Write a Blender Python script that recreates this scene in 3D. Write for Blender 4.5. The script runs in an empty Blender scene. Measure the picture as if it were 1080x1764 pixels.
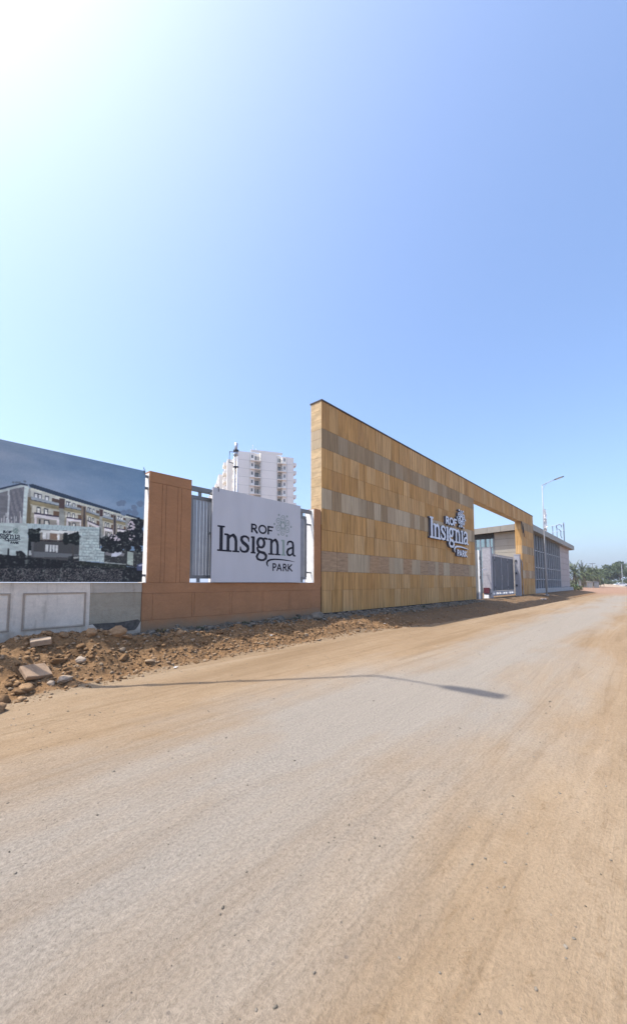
import bpy, math, random
import numpy as np
from mathutils import Vector, Matrix

random.seed(7)
S = bpy.context.scene
COL = S.collection
R = math.radians

# ---------------------------------------------------------------- camera, sky, sun, exposure
cam_d = bpy.data.cameras.new('camera')
cam = bpy.data.objects.new('camera', cam_d)
COL.objects.link(cam)
S.camera = cam
cam.location = (-9.166, -7.989, 1.0)
cam_d.sensor_fit = 'HORIZONTAL'
cam_d.sensor_width = 36.0
cam_d.lens = 640.0 / 1080.0 * 36.0
cam_d.shift_y = 78.0 / 1080.0
cam_d.clip_start = 0.05
cam_d.clip_end = 6000
HEAD, PITCH = R(42.362), R(3.933)
fw = Vector((math.cos(HEAD) * math.cos(PITCH), math.sin(HEAD) * math.cos(PITCH), math.sin(PITCH)))
cam.rotation_euler = fw.to_track_quat('-Z', 'Y').to_euler()

SUN_EL = R(64.0)
SUN_AZ = Vector((-0.781, 0.624))            # horizontal direction towards the sun
w = bpy.data.worlds.new('World')
S.world = w
w.use_nodes = True
wn, wl = w.node_tree.nodes, w.node_tree.links
wn.clear()
wo = wn.new('ShaderNodeOutputWorld'); bg = wn.new('ShaderNodeBackground'); sky = wn.new('ShaderNodeTexSky')
sky.sky_type = 'NISHITA'; sky.sun_disc = False
sky.sun_elevation = SUN_EL
sky.sun_rotation = math.atan2(SUN_AZ.x, SUN_AZ.y)
sky.air_density = 1.0; sky.dust_density = 3.2; sky.ozone_density = 6.0; sky.altitude = 0
bg.inputs['Strength'].default_value = 0.15
wl.new(sky.outputs[0], bg.inputs[0]); wl.new(bg.outputs[0], wo.inputs[0])

sun_d = bpy.data.lights.new('sun', 'SUN')
sun_d.energy = 3.0; sun_d.angle = R(0.53); sun_d.color = (1.0, 0.95, 0.87)
sun = bpy.data.objects.new('sun', sun_d); COL.objects.link(sun)
ldir = Vector((-SUN_AZ.x * math.cos(SUN_EL), -SUN_AZ.y * math.cos(SUN_EL), -math.sin(SUN_EL)))
sun.rotation_euler = ldir.to_track_quat('-Z', 'Y').to_euler()
sun.location = (-30, 25, 60)

S.view_settings.view_transform = 'Standard'
S.view_settings.look = 'None'
S.view_settings.exposure = 1.08
S.view_settings.gamma = 1.0
S.view_settings.use_curve_mapping = False

# ---------------------------------------------------------------- helpers
class MB:
    """collects shapes and links them as one mesh object"""
    def __init__(s):
        s.v = []; s.f = []; s.m = []; s.cur = 0
    def face(s, pts):
        i = len(s.v); s.v += [tuple(p) for p in pts]; s.f.append(tuple(range(i, i + len(pts)))); s.m.append(s.cur)
    def box(s, x0, x1, y0, y1, z0, z1):
        i = len(s.v)
        s.v += [(x0,y0,z0),(x1,y0,z0),(x1,y1,z0),(x0,y1,z0),(x0,y0,z1),(x1,y0,z1),(x1,y1,z1),(x0,y1,z1)]
        for q in ((0,3,2,1),(4,5,6,7),(0,1,5,4),(1,2,6,5),(2,3,7,6),(3,0,4,7)):
            s.f.append(tuple(i + k for k in q)); s.m.append(s.cur)
        return s
    def cham(s, x0, x1, y0, y1, z0, z1, c):
        """box whose -Y face has a chamfered rim"""
        i = len(s.v)
        s.v += [(x0,y0+c,z0),(x1,y0+c,z0),(x1,y0+c,z1),(x0,y0+c,z1),
                (x0+c,y0,z0+c),(x1-c,y0,z0+c),(x1-c,y0,z1-c),(x0+c,y0,z1-c),
                (x0,y1,z0),(x1,y1,z0),(x1,y1,z1),(x0,y1,z1)]
        for q in ((4,5,6,7),(0,1,5,4),(1,2,6,5),(2,3,7,6),(3,0,4,7),(1,0,8,9),(2,1,9,10),(3,2,10,11),(0,3,11,8)):
            s.f.append(tuple(i + k for k in q)); s.m.append(s.cur)
        return s
    def tube(s, pts, r, n=8, r1=None, cap=True):
        pts = [Vector(p) for p in pts]
        rings = []
        for k, p in enumerate(pts):
            t = (pts[min(k+1, len(pts)-1)] - pts[max(k-1, 0)]).normalized()
            a = t.cross(Vector((0, 0, 1)))
            if a.length < 1e-3: a = t.cross(Vector((0, 1, 0)))
            a.normalize(); b = t.cross(a)
            rr = r if r1 is None else r + (r1 - r) * k / (len(pts) - 1)
            i = len(s.v)
            for j in range(n):
                an = 2 * math.pi * j / n
                s.v.append(tuple(p + a * (math.cos(an) * rr) + b * (math.sin(an) * rr)))
            rings.append(i)
        for k in range(len(rings) - 1):
            for j in range(n):
                s.f.append((rings[k]+j, rings[k]+(j+1) % n, rings[k+1]+(j+1) % n, rings[k+1]+j)); s.m.append(s.cur)
        if cap:
            s.f.append(tuple(rings[0]+j for j in range(n))[::-1]); s.m.append(s.cur)
            s.f.append(tuple(rings[-1]+j for j in range(n))); s.m.append(s.cur)
        return s
    def prism(s, poly, y0, y1):
        """polygon of (x,z) extruded along y"""
        i = len(s.v); n = len(poly)
        s.v += [(x, y0, z) for x, z in poly] + [(x, y1, z) for x, z in poly]
        s.f.append(tuple(range(i, i+n))); s.m.append(s.cur)
        s.f.append(tuple(range(i+n, i+2*n))[::-1]); s.m.append(s.cur)
        for k in range(n):
            s.f.append((i+k, i+n+k, i+n+(k+1) % n, i+(k+1) % n)); s.m.append(s.cur)
        return s
    def loft(s, rings):
        """rings of equal length, closed"""
        n = len(rings[0]); base = len(s.v)
        for r_ in rings: s.v += [tuple(p) for p in r_]
        for k in range(len(rings)-1):
            for j in range(n):
                a = base+k*n+j; b = base+k*n+(j+1) % n
                s.f.append((a, b, b+n, a+n)); s.m.append(s.cur)
        s.f.append(tuple(base+j for j in range(n))[::-1]); s.m.append(s.cur)
        s.f.append(tuple(base+(len(rings)-1)*n+j for j in range(n))); s.m.append(s.cur)
        return s
    def mesh(s, name, mats, smooth=False, fix=True):
        me = bpy.data.meshes.new(name)
        me.from_pydata(s.v, [], s.f)
        for m in (mats if isinstance(mats, (list, tuple)) else [mats]): me.materials.append(m)
        me.polygons.foreach_set('material_index', s.m)
        if fix:
            import bmesh
            bm = bmesh.new(); bm.from_mesh(me)
            bmesh.ops.recalc_face_normals(bm, faces=bm.faces)
            bm.to_mesh(me); bm.free()
        if smooth: me.polygons.foreach_set('use_smooth', [True] * len(me.polygons))
        me.update()
        return me
    def build(s, name, mats, parent=None, smooth=False, fix=True, loc=None):
        return link(name, s.mesh(name, mats, smooth, fix), parent, loc)

def link(name, me, parent=None, loc=None):
    o = bpy.data.objects.new(name, me); COL.objects.link(o)
    if loc is not None: o.location = loc
    if parent is not None: o.parent = parent
    return o

def thing(name, label, cat, loc=(0, 0, 0), rz=0.0, group=None):
    o = bpy.data.objects.new(name, None); COL.objects.link(o)
    o.empty_display_size = 0.2
    o.location = loc; o.rotation_euler = (0, 0, rz)
    o['label'] = label; o['category'] = cat
    if group: o['group'] = group
    return o

def tag(o, label, cat, group=None):
    o['label'] = label; o['category'] = cat
    if group: o['group'] = group
    return o

def copy_tree(o, parent=None):
    c = o.copy(); COL.objects.link(c); c.parent = parent
    for ch in list(o.children): copy_tree(ch, c)
    return c

def np_mesh(name, v, f, mats, smooth=False):
    """fast mesh from arrays; f is (n,3) or (n,4)"""
    me = bpy.data.meshes.new(name)
    v = np.asarray(v, np.float32); f = np.asarray(f, np.int32)
    k = f.shape[1]
    me.vertices.add(len(v)); me.vertices.foreach_set('co', v.ravel())
    me.loops.add(f.size); me.loops.foreach_set('vertex_index', f.ravel())
    me.polygons.add(len(f)); me.polygons.foreach_set('loop_start', np.arange(len(f), dtype=np.int32) * k)
    me.polygons.foreach_set('loop_total', np.full(len(f), k, np.int32))
    if smooth: me.polygons.foreach_set('use_smooth', np.ones(len(f), bool))
    for m in (mats if isinstance(mats, (list, tuple)) else [mats]): me.materials.append(m)
    me.update(calc_edges=True); me.validate()
    return me

# value noise
def _hash(ix, iy, seed):
    h = (ix.astype(np.int64) * 374761393 + iy.astype(np.int64) * 668265263 + seed * 974711) & 0xffffffff
    h = ((h ^ (h >> 13)) * 1274126177) & 0xffffffff
    return ((h ^ (h >> 16)) & 0xffff) / 65535.0
def vnoise(x, y, seed=0):
    xi = np.floor(x); yi = np.floor(y); fx = x - xi; fy = y - yi
    fx = fx*fx*(3-2*fx); fy = fy*fy*(3-2*fy)
    a = _hash(xi, yi, seed); b = _hash(xi+1, yi, seed); c = _hash(xi, yi+1, seed); d = _hash(xi+1, yi+1, seed)
    return (a*(1-fx)+b*fx)*(1-fy) + (c*(1-fx)+d*fx)*fy
def fbm(x, y, octv=4, seed=0):
    t = 0; a = .5
    for k in range(octv):
        t = t + a * (vnoise(x, y, seed + k*17) - .5); x = x*2.03+3.1; y = y*2.03+1.7; a *= .55
    return t

# ---------------------------------------------------------------- materials
class NT:
    def __init__(s, name):
        s.m = bpy.data.materials.new(name); s.m.use_nodes = True
        s.t = s.m.node_tree; s.n = s.t.nodes; s.b = s.n['Principled BSDF']
    def new(s, t, **kw):
        n = s.n.new(t)
        for k, v in kw.items(): setattr(n, k, v)
        return n
    def l(s, a, b): s.t.links.new(a, b)
    def pos(s, scale=(1, 1, 1), coord='pos'):
        if coord == 'pos': src = s.new('ShaderNodeNewGeometry').outputs['Position']
        else: src = s.new('ShaderNodeTexCoord').outputs['Object']
        mp = s.new('ShaderNodeMapping'); mp.inputs['Scale'].default_value = scale
        s.l(src, mp.inputs['Vector']); return mp.outputs[0]
    def noise(s, scale=5, detail=5, rough=.6, vec=None, dist=0.0):
        n = s.new('ShaderNodeTexNoise'); n.inputs['Scale'].default_value = scale
        n.inputs['Detail'].default_value = detail; n.inputs['Roughness'].default_value = rough
        n.inputs['Distortion'].default_value = dist
        s.l(vec if vec is not None else s.pos(), n.inputs['Vector']); return n.outputs['Fac']
    def ramp(s, fac, stops):
        r = s.new('ShaderNodeValToRGB'); e = r.color_ramp.elements
        while len(e) < len(stops): e.new(.5)
        for k, (p, c) in enumerate(stops):
            e[k].position = p; e[k].color = (c if len(c) == 4 else (*c, 1)) if hasattr(c, '__len__') else (c, c, c, 1)
        s.l(fac, r.inputs[0]); return r.outputs[0]
    def mix(s, fac, a, b, mode='MIX'):
        m = s.new('ShaderNodeMix', data_type='RGBA', blend_type=mode)
        for i, x in ((0, fac), (6, a), (7, b)):
            if hasattr(x, 'is_linked'): s.l(x, m.inputs[i])
            elif i == 0: m.inputs[0].default_value = x
            else: m.inputs[i].default_value = (*x, 1) if len(x) == 3 else x
        return m.outputs[2]
    def math(s, op, a, b=None):
        m = s.new('ShaderNodeMath', operation=op)
        for i, x in ((0, a), (1, b)):
            if x is None: continue
            if hasattr(x, 'is_linked'): s.l(x, m.inputs[i])
            else: m.inputs[i].default_value = x
        return m.outputs[0]
    def bump(s, h, strength=.3, dist=.02):
        b = s.new('ShaderNodeBump'); b.inputs['Strength'].default_value = strength; b.inputs['Distance'].default_value = dist
        s.l(h, b.inputs['Height']); s.l(b.outputs[0], s.b.inputs['Normal'])
    def out(s, col, rough=.8, metal=0.0, spec=.3):
        if hasattr(col, 'is_linked'): s.l(col, s.b.inputs['Base Color'])
        else: s.b.inputs['Base Color'].default_value = (*col, 1)
        if hasattr(rough, 'is_linked'): s.l(rough, s.b.inputs['Roughness'])
        else: s.b.inputs['Roughness'].default_value = rough
        s.b.inputs['Metallic'].default_value = metal
        s.b.inputs['Specular IOR Level'].default_value = spec
        return s.m

def plain(name, c, rough=.7, metal=0.0, var=.12, scale=3.0, spec=.3, bump=0.0):
    """one colour with a little uneven wear"""
    n = NT(name)
    f = n.noise(scale, 6, .65)
    lo = tuple(max(0, x*(1-var)) for x in c); hi = tuple(min(1, x*(1+var)) for x in c)
    col = n.ramp(f, [(.3, lo), (.7, hi)])
    if bump: n.bump(n.noise(scale*14, 4, .6), bump, .01)
    return n.out(col, rough, metal, spec)

def stone_mat(name, stops, streak=(6, 6, .35), amt=.85, joint=.0):
    n = NT(name)
    oi = n.new('ShaderNodeObjectInfo').outputs['Random']
    gi = n.new('ShaderNodeNewGeometry').outputs['Random Per Island']
    rnd = n.math('FRACT', n.math('ADD', oi, gi))
    base = n.ramp(rnd, stops)
    st = n.noise(1.6, 5, .7, n.pos(streak), .4)
    st2 = n.noise(1.0, 3, .6, n.pos((streak[0]*3.2, streak[1]*3.2, streak[2]*1.3)), .2)
    s1 = n.ramp(st, [(.28, .42), (.5, 1.0), (.74, 1.4)])
    s2 = n.ramp(st2, [(.3, .74), (.7, 1.2)])
    c = n.mix(amt, base, s1, 'MULTIPLY'); c = n.mix(.8, c, s2, 'MULTIPLY')
    pit = n.ramp(n.noise(26, 3, .5), [(.66, 1.0), (.72, .62)])
    c = n.mix(.5, c, pit, 'MULTIPLY')
    rust = n.ramp(n.noise(.55, 5, .6, n.pos((1, 1, .5))), [(.52, 0), (.75, 1)])
    c = n.mix(n.math('MULTIPLY', rust, .28), c, (.46, .22, .07))
    n.bump(n.math('ADD', st, n.noise(40, 3, .6)), .35, .01)
    return n.out(c, .85, 0, .2)

M = {}
M['stone_tan'] = stone_mat('tan_sandstone', [(0, (.44, .252, .092)), (.3, (.49, .285, .11)), (.6, (.455, .28, .12)), (.85, (.54, .345, .16)), (1, (.41, .232, .09))])
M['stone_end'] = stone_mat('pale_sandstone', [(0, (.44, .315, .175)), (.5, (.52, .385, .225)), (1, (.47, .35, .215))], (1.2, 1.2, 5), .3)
M['stone_grey'] = stone_mat('grey_sandstone', [(0, (.285, .205, .118)), (.45, (.325, .24, .145)), (.75, (.37, .285, .185)), (1, (.31, .245, .16))], (7, 7, .5), .45)
M['stone_pale'] = stone_mat('pale_grey_sandstone', [(0, (.41, .325, .215)), (.5, (.47, .38, .26)), (1, (.40, .31, .205))], (7, 7, .5), .35)
M['stone_vein'] = stone_mat('veined_sandstone', [(0, (.36, .25, .155)), (.5, (.39, .265, .16)), (1, (.35, .255, .17))], (1.0, 1.0, 9), .5)
M['joint'] = plain('wall_mortar', (.24, .16, .075), .95, var=.3, scale=8)
M['coping'] = plain('dark_coping', (.07, .06, .055), .8, var=.3)

def plaster(name, c, stain, stain_amt=.5, spots=.3, ground=True):
    n = NT(name)
    big = n.noise(1.1, 6, .65); fine = n.noise(24, 4, .7)
    col = n.ramp(big, [(.3, tuple(x*.88 for x in c)), (.7, tuple(min(.9, x*1.08) for x in c))])
    col = n.mix(n.ramp(n.noise(2.2, 5, .6, n.pos((3.0, 3.0, .5))), [(.55, 0), (.8, stain_amt)]), col, stain)
    col = n.mix(.35, col, n.ramp(fine, [(.3, .8), (.7, 1.12)]), 'MULTIPLY')
    if ground:   # splashed soil along the foot of the wall
        sep = n.new('ShaderNodeSeparateXYZ'); n.l(n.new('ShaderNodeNewGeometry').outputs['Position'], sep.inputs[0])
        h = n.math('ADD', sep.outputs['Z'], n.math('MULTIPLY', n.math('SUBTRACT', n.noise(2.5, 5, .7), .5), .5))
        col = n.mix(n.ramp(h, [(.0, .65), (.22, 0)]), col, (.30, .22, .145))
    tro = n.noise(3.4, 5, .65, n.pos((1, 1, 2.2)), 1.2)
    col = n.mix(.6, col, n.ramp(tro, [(.32, .86), (.55, 1.0), (.72, 1.1)]), 'MULTIPLY')
    drip = n.noise(1.0, 4, .7, n.pos((9, 9, .45)), .2)
    col = n.mix(n.ramp(drip, [(.58, 0), (.74, .30)]), col, stain)
    n.bump(n.math('ADD', fine, n.math('MULTIPLY', tro, 2.0)), spots, .012)
    return n.out(col, .9, 0, .2)

M['terracotta'] = plaster('terracotta_plaster', (.39, .20, .100), (.30, .16, .095), .35)
M['groove'] = plaster('terracotta_groove', (.31, .16, .088), (.27, .14, .08), .3)
M['white_plaster'] = plaster('white_plaster', (.80, .79, .76), (.55, .50, .42), .35, ground=False)
M['old_plaster'] = plaster('weathered_plaster', (.78, .68, .565), (.34, .27, .19), .85)
M['moulding'] = plaster('dirty_moulding', (.42, .34, .27), (.30, .24, .18), .6)
M['roughcast'] = plaster('grey_roughcast', (.40, .345, .26), (.27, .205, .14), .6, .9)
M['stained_cap'] = plaster('stained_plaster', (.50, .44, .36), (.26, .19, .13), .9)
M['broken'] = plain('broken_concrete', (.115, .10, .085), .95, var=.45, scale=14, bump=.6)
M['footing'] = plain('grey_mortar', (.24, .205, .16), .95, var=.35, scale=9, bump=.7)
M['grey_metal'] = plain('grey_painted_steel', (.20, .205, .21), .5, .3, var=.12, scale=5)
M['bar_metal'] = plain('grille_bar_steel', (.31, .315, .33), .42, .35, var=.10, scale=5)
M['lamp_metal'] = plain('galvanised_steel', (.33, .34, .36), .55, .15, var=.1, scale=4)
M['lamp_dark'] = plain('lamp_housing', (.10, .12, .14), .5, .2)
M['flex'] = plain('white_flex_sheet', (.52, .525, .555), .6, var=.03, scale=1.4)
n_ = NT('white_flex_sheet'); c_ = n_.ramp(n_.noise(.9, 5, .6, n_.pos((2.2, 2.2, .5))), [(.3, (.50, .505, .53)), (.7, (.545, .55, .58))])
n_.bump(n_.noise(1.1, 3, .5, n_.pos((1.6, 1, .6))), .5, .06); M['flex'] = n_.out(c_, .5, 0, .3)
M['ink'] = plain('printed_black', (.012, .012, .022), .6, var=.1)
M['ink_green'] = plain('printed_sage', (.27, .335, .30), .6, var=.05)
M['ink_line'] = plain('printed_sage_line', (.20, .265, .235), .6, var=.05)
M['letter_face'] = plain('brushed_steel_letter', (.62, .61, .66), .35, .35, var=.08)
M['letter_side'] = plain('letter_return', (.09, .085, .10), .5, .2)
M['gate_panel'] = plain('gate_sheet', (.165, .17, .185), .55, .25, var=.12)
M['gate_light'] = plain('gate_pale_paint', (.33, .325, .35), .55, var=.10)
M['marble'] = plain('mottled_pale_tile', (.34, .325, .345), .4, var=.18, scale=7)
M['white_paint'] = plain('white_paint', (.80, .80, .80), .5, var=.05)
M['red_box'] = plain('maroon_paint', (.09, .02, .03), .5)
M['fascia'] = plain('grey_fascia_sheet', (.285, .26, .22), .5, .2, var=.07, scale=1.2)
M['panel_grey'] = plain('facade_panel', (.39, .35, .335), .6, var=.06, scale=1.5)
M['panel_tan'] = plain('facade_panel_warm', (.34, .32, .275), .6, var=.06, scale=1.5)
M['soffit'] = plain('soffit_board', (.30, .28, .25), .7)
M['fin'] = plain('facade_fin', (.36, .375, .40), .45, .3)
M['plinth'] = plain('plinth_concrete', (.42, .41, .40), .9, var=.15, bump=.3)
M['dark_joint'] = plain('shadow_gap', (.05, .05, .05), .9)
g = NT('tinted_glass'); g.b.inputs['Coat Weight'].default_value = .6
M['glass'] = g.out((.30, .38, .39), .07, .75, .8)
g = NT('blue_grey_glass')
M['fin_glass'] = g.out((.020, .024, .032), .25, 0, .3)
M['tower_wall'] = plain('tower_white_paint', (.80, .76, .70), .8, var=.06, scale=.15)
M['tower_shade'] = plain('tower_recess_paint', (.50, .48, .44), .8, var=.1, scale=.3)
M['tower_glass'] = plain('tower_window', (.10, .11, .11), .3, var=.2)
M['tower_rail'] = plain('tower_railing', (.22, .22, .21), .6)
M['flue'] = plain('stainless_flue', (.45, .46, .50), .4, .5, var=.06)
M['clamp'] = plain('dark_clamp', (.05, .05, .06), .6)
M['bark'] = plain('bark', (.12, .09, .065), .95, var=.4, scale=6)
M['palm_bark'] = plain('palm_bark', (.14, .10, .07), .95, var=.4, scale=6)
M['cloth'] = plain('white_cloth', (.75, .74, .74), .9, var=.06)
M['car_white'] = plain('white_car_paint', (.78, .78, .78), .25, var=.02, spec=.5)
M['tyre'] = plain('tyre_rubber', (.02, .02, .02), .9)
M['teal'] = plain('teal_tarpaulin', (.16, .30, .28), .8)
M['scaffold'] = plain('scaffold_tube', (.20, .23, .30), .5, .4)

def leaf_mat(name, a, b, c):
    n = NT(name)
    gi = n.new('ShaderNodeNewGeometry').outputs['Random Per Island']
    col = n.ramp(gi, [(0, a), (.5, b), (1, c)])
    n.l(col, n.b.inputs['Base Color']); n.b.inputs['Roughness'].default_value = .7
    n.b.inputs['Specular IOR Level'].default_value = .25
    n.b.inputs['Subsurface Weight'].default_value = 0
    return n.m
M['leaf'] = leaf_mat('olive_leaf', (.035, .055, .022), (.07, .095, .038), (.12, .14, .06))
M['leaf2'] = leaf_mat('dusty_leaf', (.05, .07, .035), (.09, .11, .06), (.14, .15, .085))
M['palm'] = leaf_mat('palm_leaf', (.045, .065, .025), (.085, .105, .04), (.14, .15, .06))
M['dry_leaf'] = leaf_mat('dry_leaf', (.12, .09, .045), (.17, .13, .06), (.2, .16, .08))

# earth: one material for verge and road so that the dust runs on from one to the other
def earth(name):
    n = NT(name)
    geo = n.new('ShaderNodeNewGeometry'); sep = n.new('ShaderNodeSeparateXYZ'); n.l(geo.outputs['Position'], sep.inputs[0])
    X, Y, Z = sep.outputs
    along = n.noise(1.0, 6, .62, n.pos((.10, .9, 1)), .6)
    patch = n.noise(.42, 6, .62, n.pos((.55, 1.1, 1)), .5)
    mid = n.noise(3.2, 6, .7); fine = n.noise(48, 6, .8); grit = n.noise(150, 2, .6)
    dust = n.ramp(along, [(.22, (.20, .133, .075)), (.5, (.27, .192, .118)), (.8, (.325, .246, .162))])
    dust = n.mix(n.ramp(mid, [(.45, 0), (.8, .5)]), dust, (.205, .136, .076))
    track = n.noise(1.0, 4, .7, n.pos((.22, 4.2, 1)), .9)
    dust = n.mix(n.ramp(track, [(.38, .42), (.5, 0)]), dust, (.185, .122, .067))
    dust = n.mix(n.ramp(track, [(.60, 0), (.72, .4)]), dust, (.335, .258, .178))
    scuff = n.noise(9, 6, .8, n.pos((.8, 1.6, 1)), .5)
    dust = n.mix(n.ramp(scuff, [(.56, 0), (.68, .55)]), dust, (.17, .108, .056))
    tar = n.ramp(fine, [(.25, (.200, .181, .155)), (.5, (.25, .228, .197)), (.75, (.30, .274, .236))])
    # worn asphalt shows through where the wheels run
    e1 = n.math('ABSOLUTE', n.math('ADD', Y, 5.5))
    e = n.math('SUBTRACT', 1.3, e1)
    e = n.math('ADD', e, n.math('MULTIPLY', n.math('SUBTRACT', patch, .5), 3.2))
    e = n.math('ADD', e, n.math('MULTIPLY', n.math('SUBTRACT', along, .5), 2.0))
    wear = n.ramp(n.math('MULTIPLY', n.math('ADD', e, .6), .5), [(.05, 0), (.75, .8)])
    far = n.ramp(n.math('MULTIPLY', X, .01), [(.42, 1), (.56, 0)])
    wear = n.math('MULTIPLY', wear, far)
    col = n.mix(wear, dust, tar)
    # reddish soil farther on
    red = n.ramp(n.math('ADD', n.math('MULTIPLY', X, .01), n.math('MULTIPLY', n.math('SUBTRACT', patch, .5), .25)), [(.42, 0), (.62, .75)])
    col = n.mix(red, col, (.26, .15, .10))
    # dug-up soil on the verge
    v = n.math('ADD', Y, n.math('MULTIPLY', n.math('SUBTRACT', mid, .5), .45))
    att = n.new('ShaderNodeAttribute', attribute_name='dug').outputs['Fac']
    soil = n.ramp(n.noise(6, 6, .75), [(.3, (.15, .085, .040)), (.55, (.235, .138, .067)), (.8, (.315, .195, .102))])
    dug = n.ramp(n.math('ADD', att, n.math('MULTIPLY', n.math('SUBTRACT', n.noise(7, 5, .7), .5), .5)), [(.35, 0), (.6, 1)])
    shade_mask = n.math('MULTIPLY', n.ramp(n.math('MULTIPLY', X, .02), [(.03, 0), (.09, .8), (.70, .8), (.9, 0)]), n.ramp(n.noise(1.3, 4, .6), [(.25, .45), (.55, 1)]))  # patchy darkening along the stone wall: its shade painted into the soil
    soil = n.mix(shade_mask, soil, (.135, .093, .056))
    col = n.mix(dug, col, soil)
    # grey mortar rubble beside the wall
    att2 = n.new('ShaderNodeAttribute', attribute_name='mortar').outputs['Fac']
    mort = n.ramp(n.noise(11, 5, .7), [(.3, (.10, .086, .066)), (.7, (.185, .16, .125))])
    col = n.mix(n.ramp(n.math('ADD', att2, n.math('MULTIPLY', n.math('SUBTRACT', mid, .5), .6)), [(.4, 0), (.6, 1)]), col, mort)
    col = n.mix(.75, col, n.ramp(fine, [(.28, .62), (.5, 1.0), (.75, 1.28)]), 'MULTIPLY')
    # dark pebbles here and there
    vo = n.new('ShaderNodeTexVoronoi'); vo.inputs['Scale'].default_value = 9
    n.l(n.pos(), vo.inputs['Vector'])
    sep2 = n.new('ShaderNodeSeparateColor'); n.l(vo.outputs['Color'], sep2.inputs[0])
    peb = n.math('MULTIPLY', n.math('LESS_THAN', vo.outputs['Distance'], .075), n.math('GREATER_THAN', sep2.outputs[0], .72))
    col = n.mix(n.math('MULTIPLY', peb, .6), col, (.12, .10, .085))
    hgt = n.math('ADD', n.math('MULTIPLY', fine, .5), n.math('ADD', n.math('MULTIPLY', scuff, 1.3), n.math('ADD', n.math('MULTIPLY', track, 1.6), n.math('MULTIPLY', grit, .3))))
    n.bump(hgt, .7, .025)
    return n.out(col, .95, 0, .15)
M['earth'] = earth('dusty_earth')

def rock_mat(name, stops):
    n = NT(name)
    gi = n.new('ShaderNodeNewGeometry').outputs['Random Per Island']
    oi = n.new('ShaderNodeObjectInfo').outputs['Random']
    c = n.ramp(n.math('FRACT', n.math('ADD', gi, oi)), stops)
    c = n.mix(.7, c, n.ramp(n.noise(18, 5, .7), [(.3, .6), (.7, 1.25)]), 'MULTIPLY')
    n.bump(n.noise(45, 4, .7), .6, .01)
    return n.out(c, .95, 0, .15)
M['rock'] = rock_mat('earthy_stone', [(0, (.17, .098, .048)), (.5, (.265, .16, .082)), (.8, (.32, .205, .115)), (1, (.28, .215, .15))])
M['debris'] = rock_mat('mortar_debris', [(0, (.115, .10, .078)), (.5, (.18, .155, .122)), (1, (.25, .215, .17))])
M['pale_rock'] = rock_mat('pale_stone', [(0, (.33, .25, .18)), (1, (.39, .31, .235))])
M['slab'] = plain('stone_slab', (.33, .225, .145), .9, var=.2, scale=9, bump=.4)

# ---------------------------------------------------------------- ground and road
def lerp(xs, ys, x): return np.interp(x, xs, ys)
def sstep(a, b, x):
    t = np.clip((x - a) / (b - a), 0, 1); return t*t*(3-2*t)
def edge_y(u): return lerp([-12, -8.3, -6.5, -4.5, -2, 2, 6, 14, 47, 60], [-2.45, -2.1, -1.72, -1.6, -1.55, -1.8, -2.2, -2.4, -2.3, -2.3], u)
def crest_z(u): return lerp([-12, -9, -6.8, -6.1, -4, -1.3, 1, 4, 10, 14, 24, 30, 60], [.06, .04, .02, -.10, -.13, -.19, -.24, -.26, -.18, -.13, -.14, -.14, -.16], u)
def ground_z(u, y):
    u = np.asarray(u, float); y = np.asarray(y, float)
    ey = edge_y(u) + fbm(u*.9, y*.3, 3, 5) * .5
    cz = crest_z(u)
    t1 = sstep(0, 1, np.clip((y - ey) / (-.75 - ey), 0, 1))
    z = -.5 + (cz + .5) * t1
    t2 = sstep(-.75, -.25, y)
    z = z + (-.05 - cz) * t2
    near = sstep(4.5, 2.5, u)
    rough = sstep(ey - .15, ey + .25, y) * sstep(.1, -.35, y) * sstep(58, 50, u)
    z = z + rough * (.035 + .085 * near) * fbm(u*2.6, y*2.6, 5, 11) * 1.9
    z = z + rough * near * (.10 * np.abs(fbm(u*5.5, y*5.5, 3, 23)) + .075 * (np.abs(fbm(u*12, y*12, 3, 29))) + .06*np.maximum(0, fbm(u*3.1, y*3.1, 3, 37) - .08)*4)
    # the loose heap that lies in front of the stone wall's foot
    z = z + .20 * np.exp(-((u + 0.2)/1.7)**2 - ((y + 1.25)/.33)**2)
    z = z + .13 * np.exp(-((u + 7.6)/.8)**2 - ((y + 0.75)/.28)**2) + .10 * np.exp(-((u + 6.55)/.35)**2 - ((y + 0.8)/.25)**2)
    # beyond the gatehouse the verge spreads into open ground
    far = sstep(52, 70, u)
    zf = -.5 + .3 * sstep(-3, 7, y)
    z = z * (1-far) + zf * far
    # small ruts along the road
    rd = sstep(ey + .2, ey - .4, y)
    z = z + rd * (.018 * fbm(u*.25, y*3.0, 4, 31) + .02 * fbm(u*.6, y*.9, 3, 41))
    z = z + rd * sstep(-3.9, -3.0, y) * .03 * fbm(u*.35, y*5, 3, 51)
    z = np.where((y > .05) & (u < 57), np.minimum(z, -.06), z)
    return z

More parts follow.
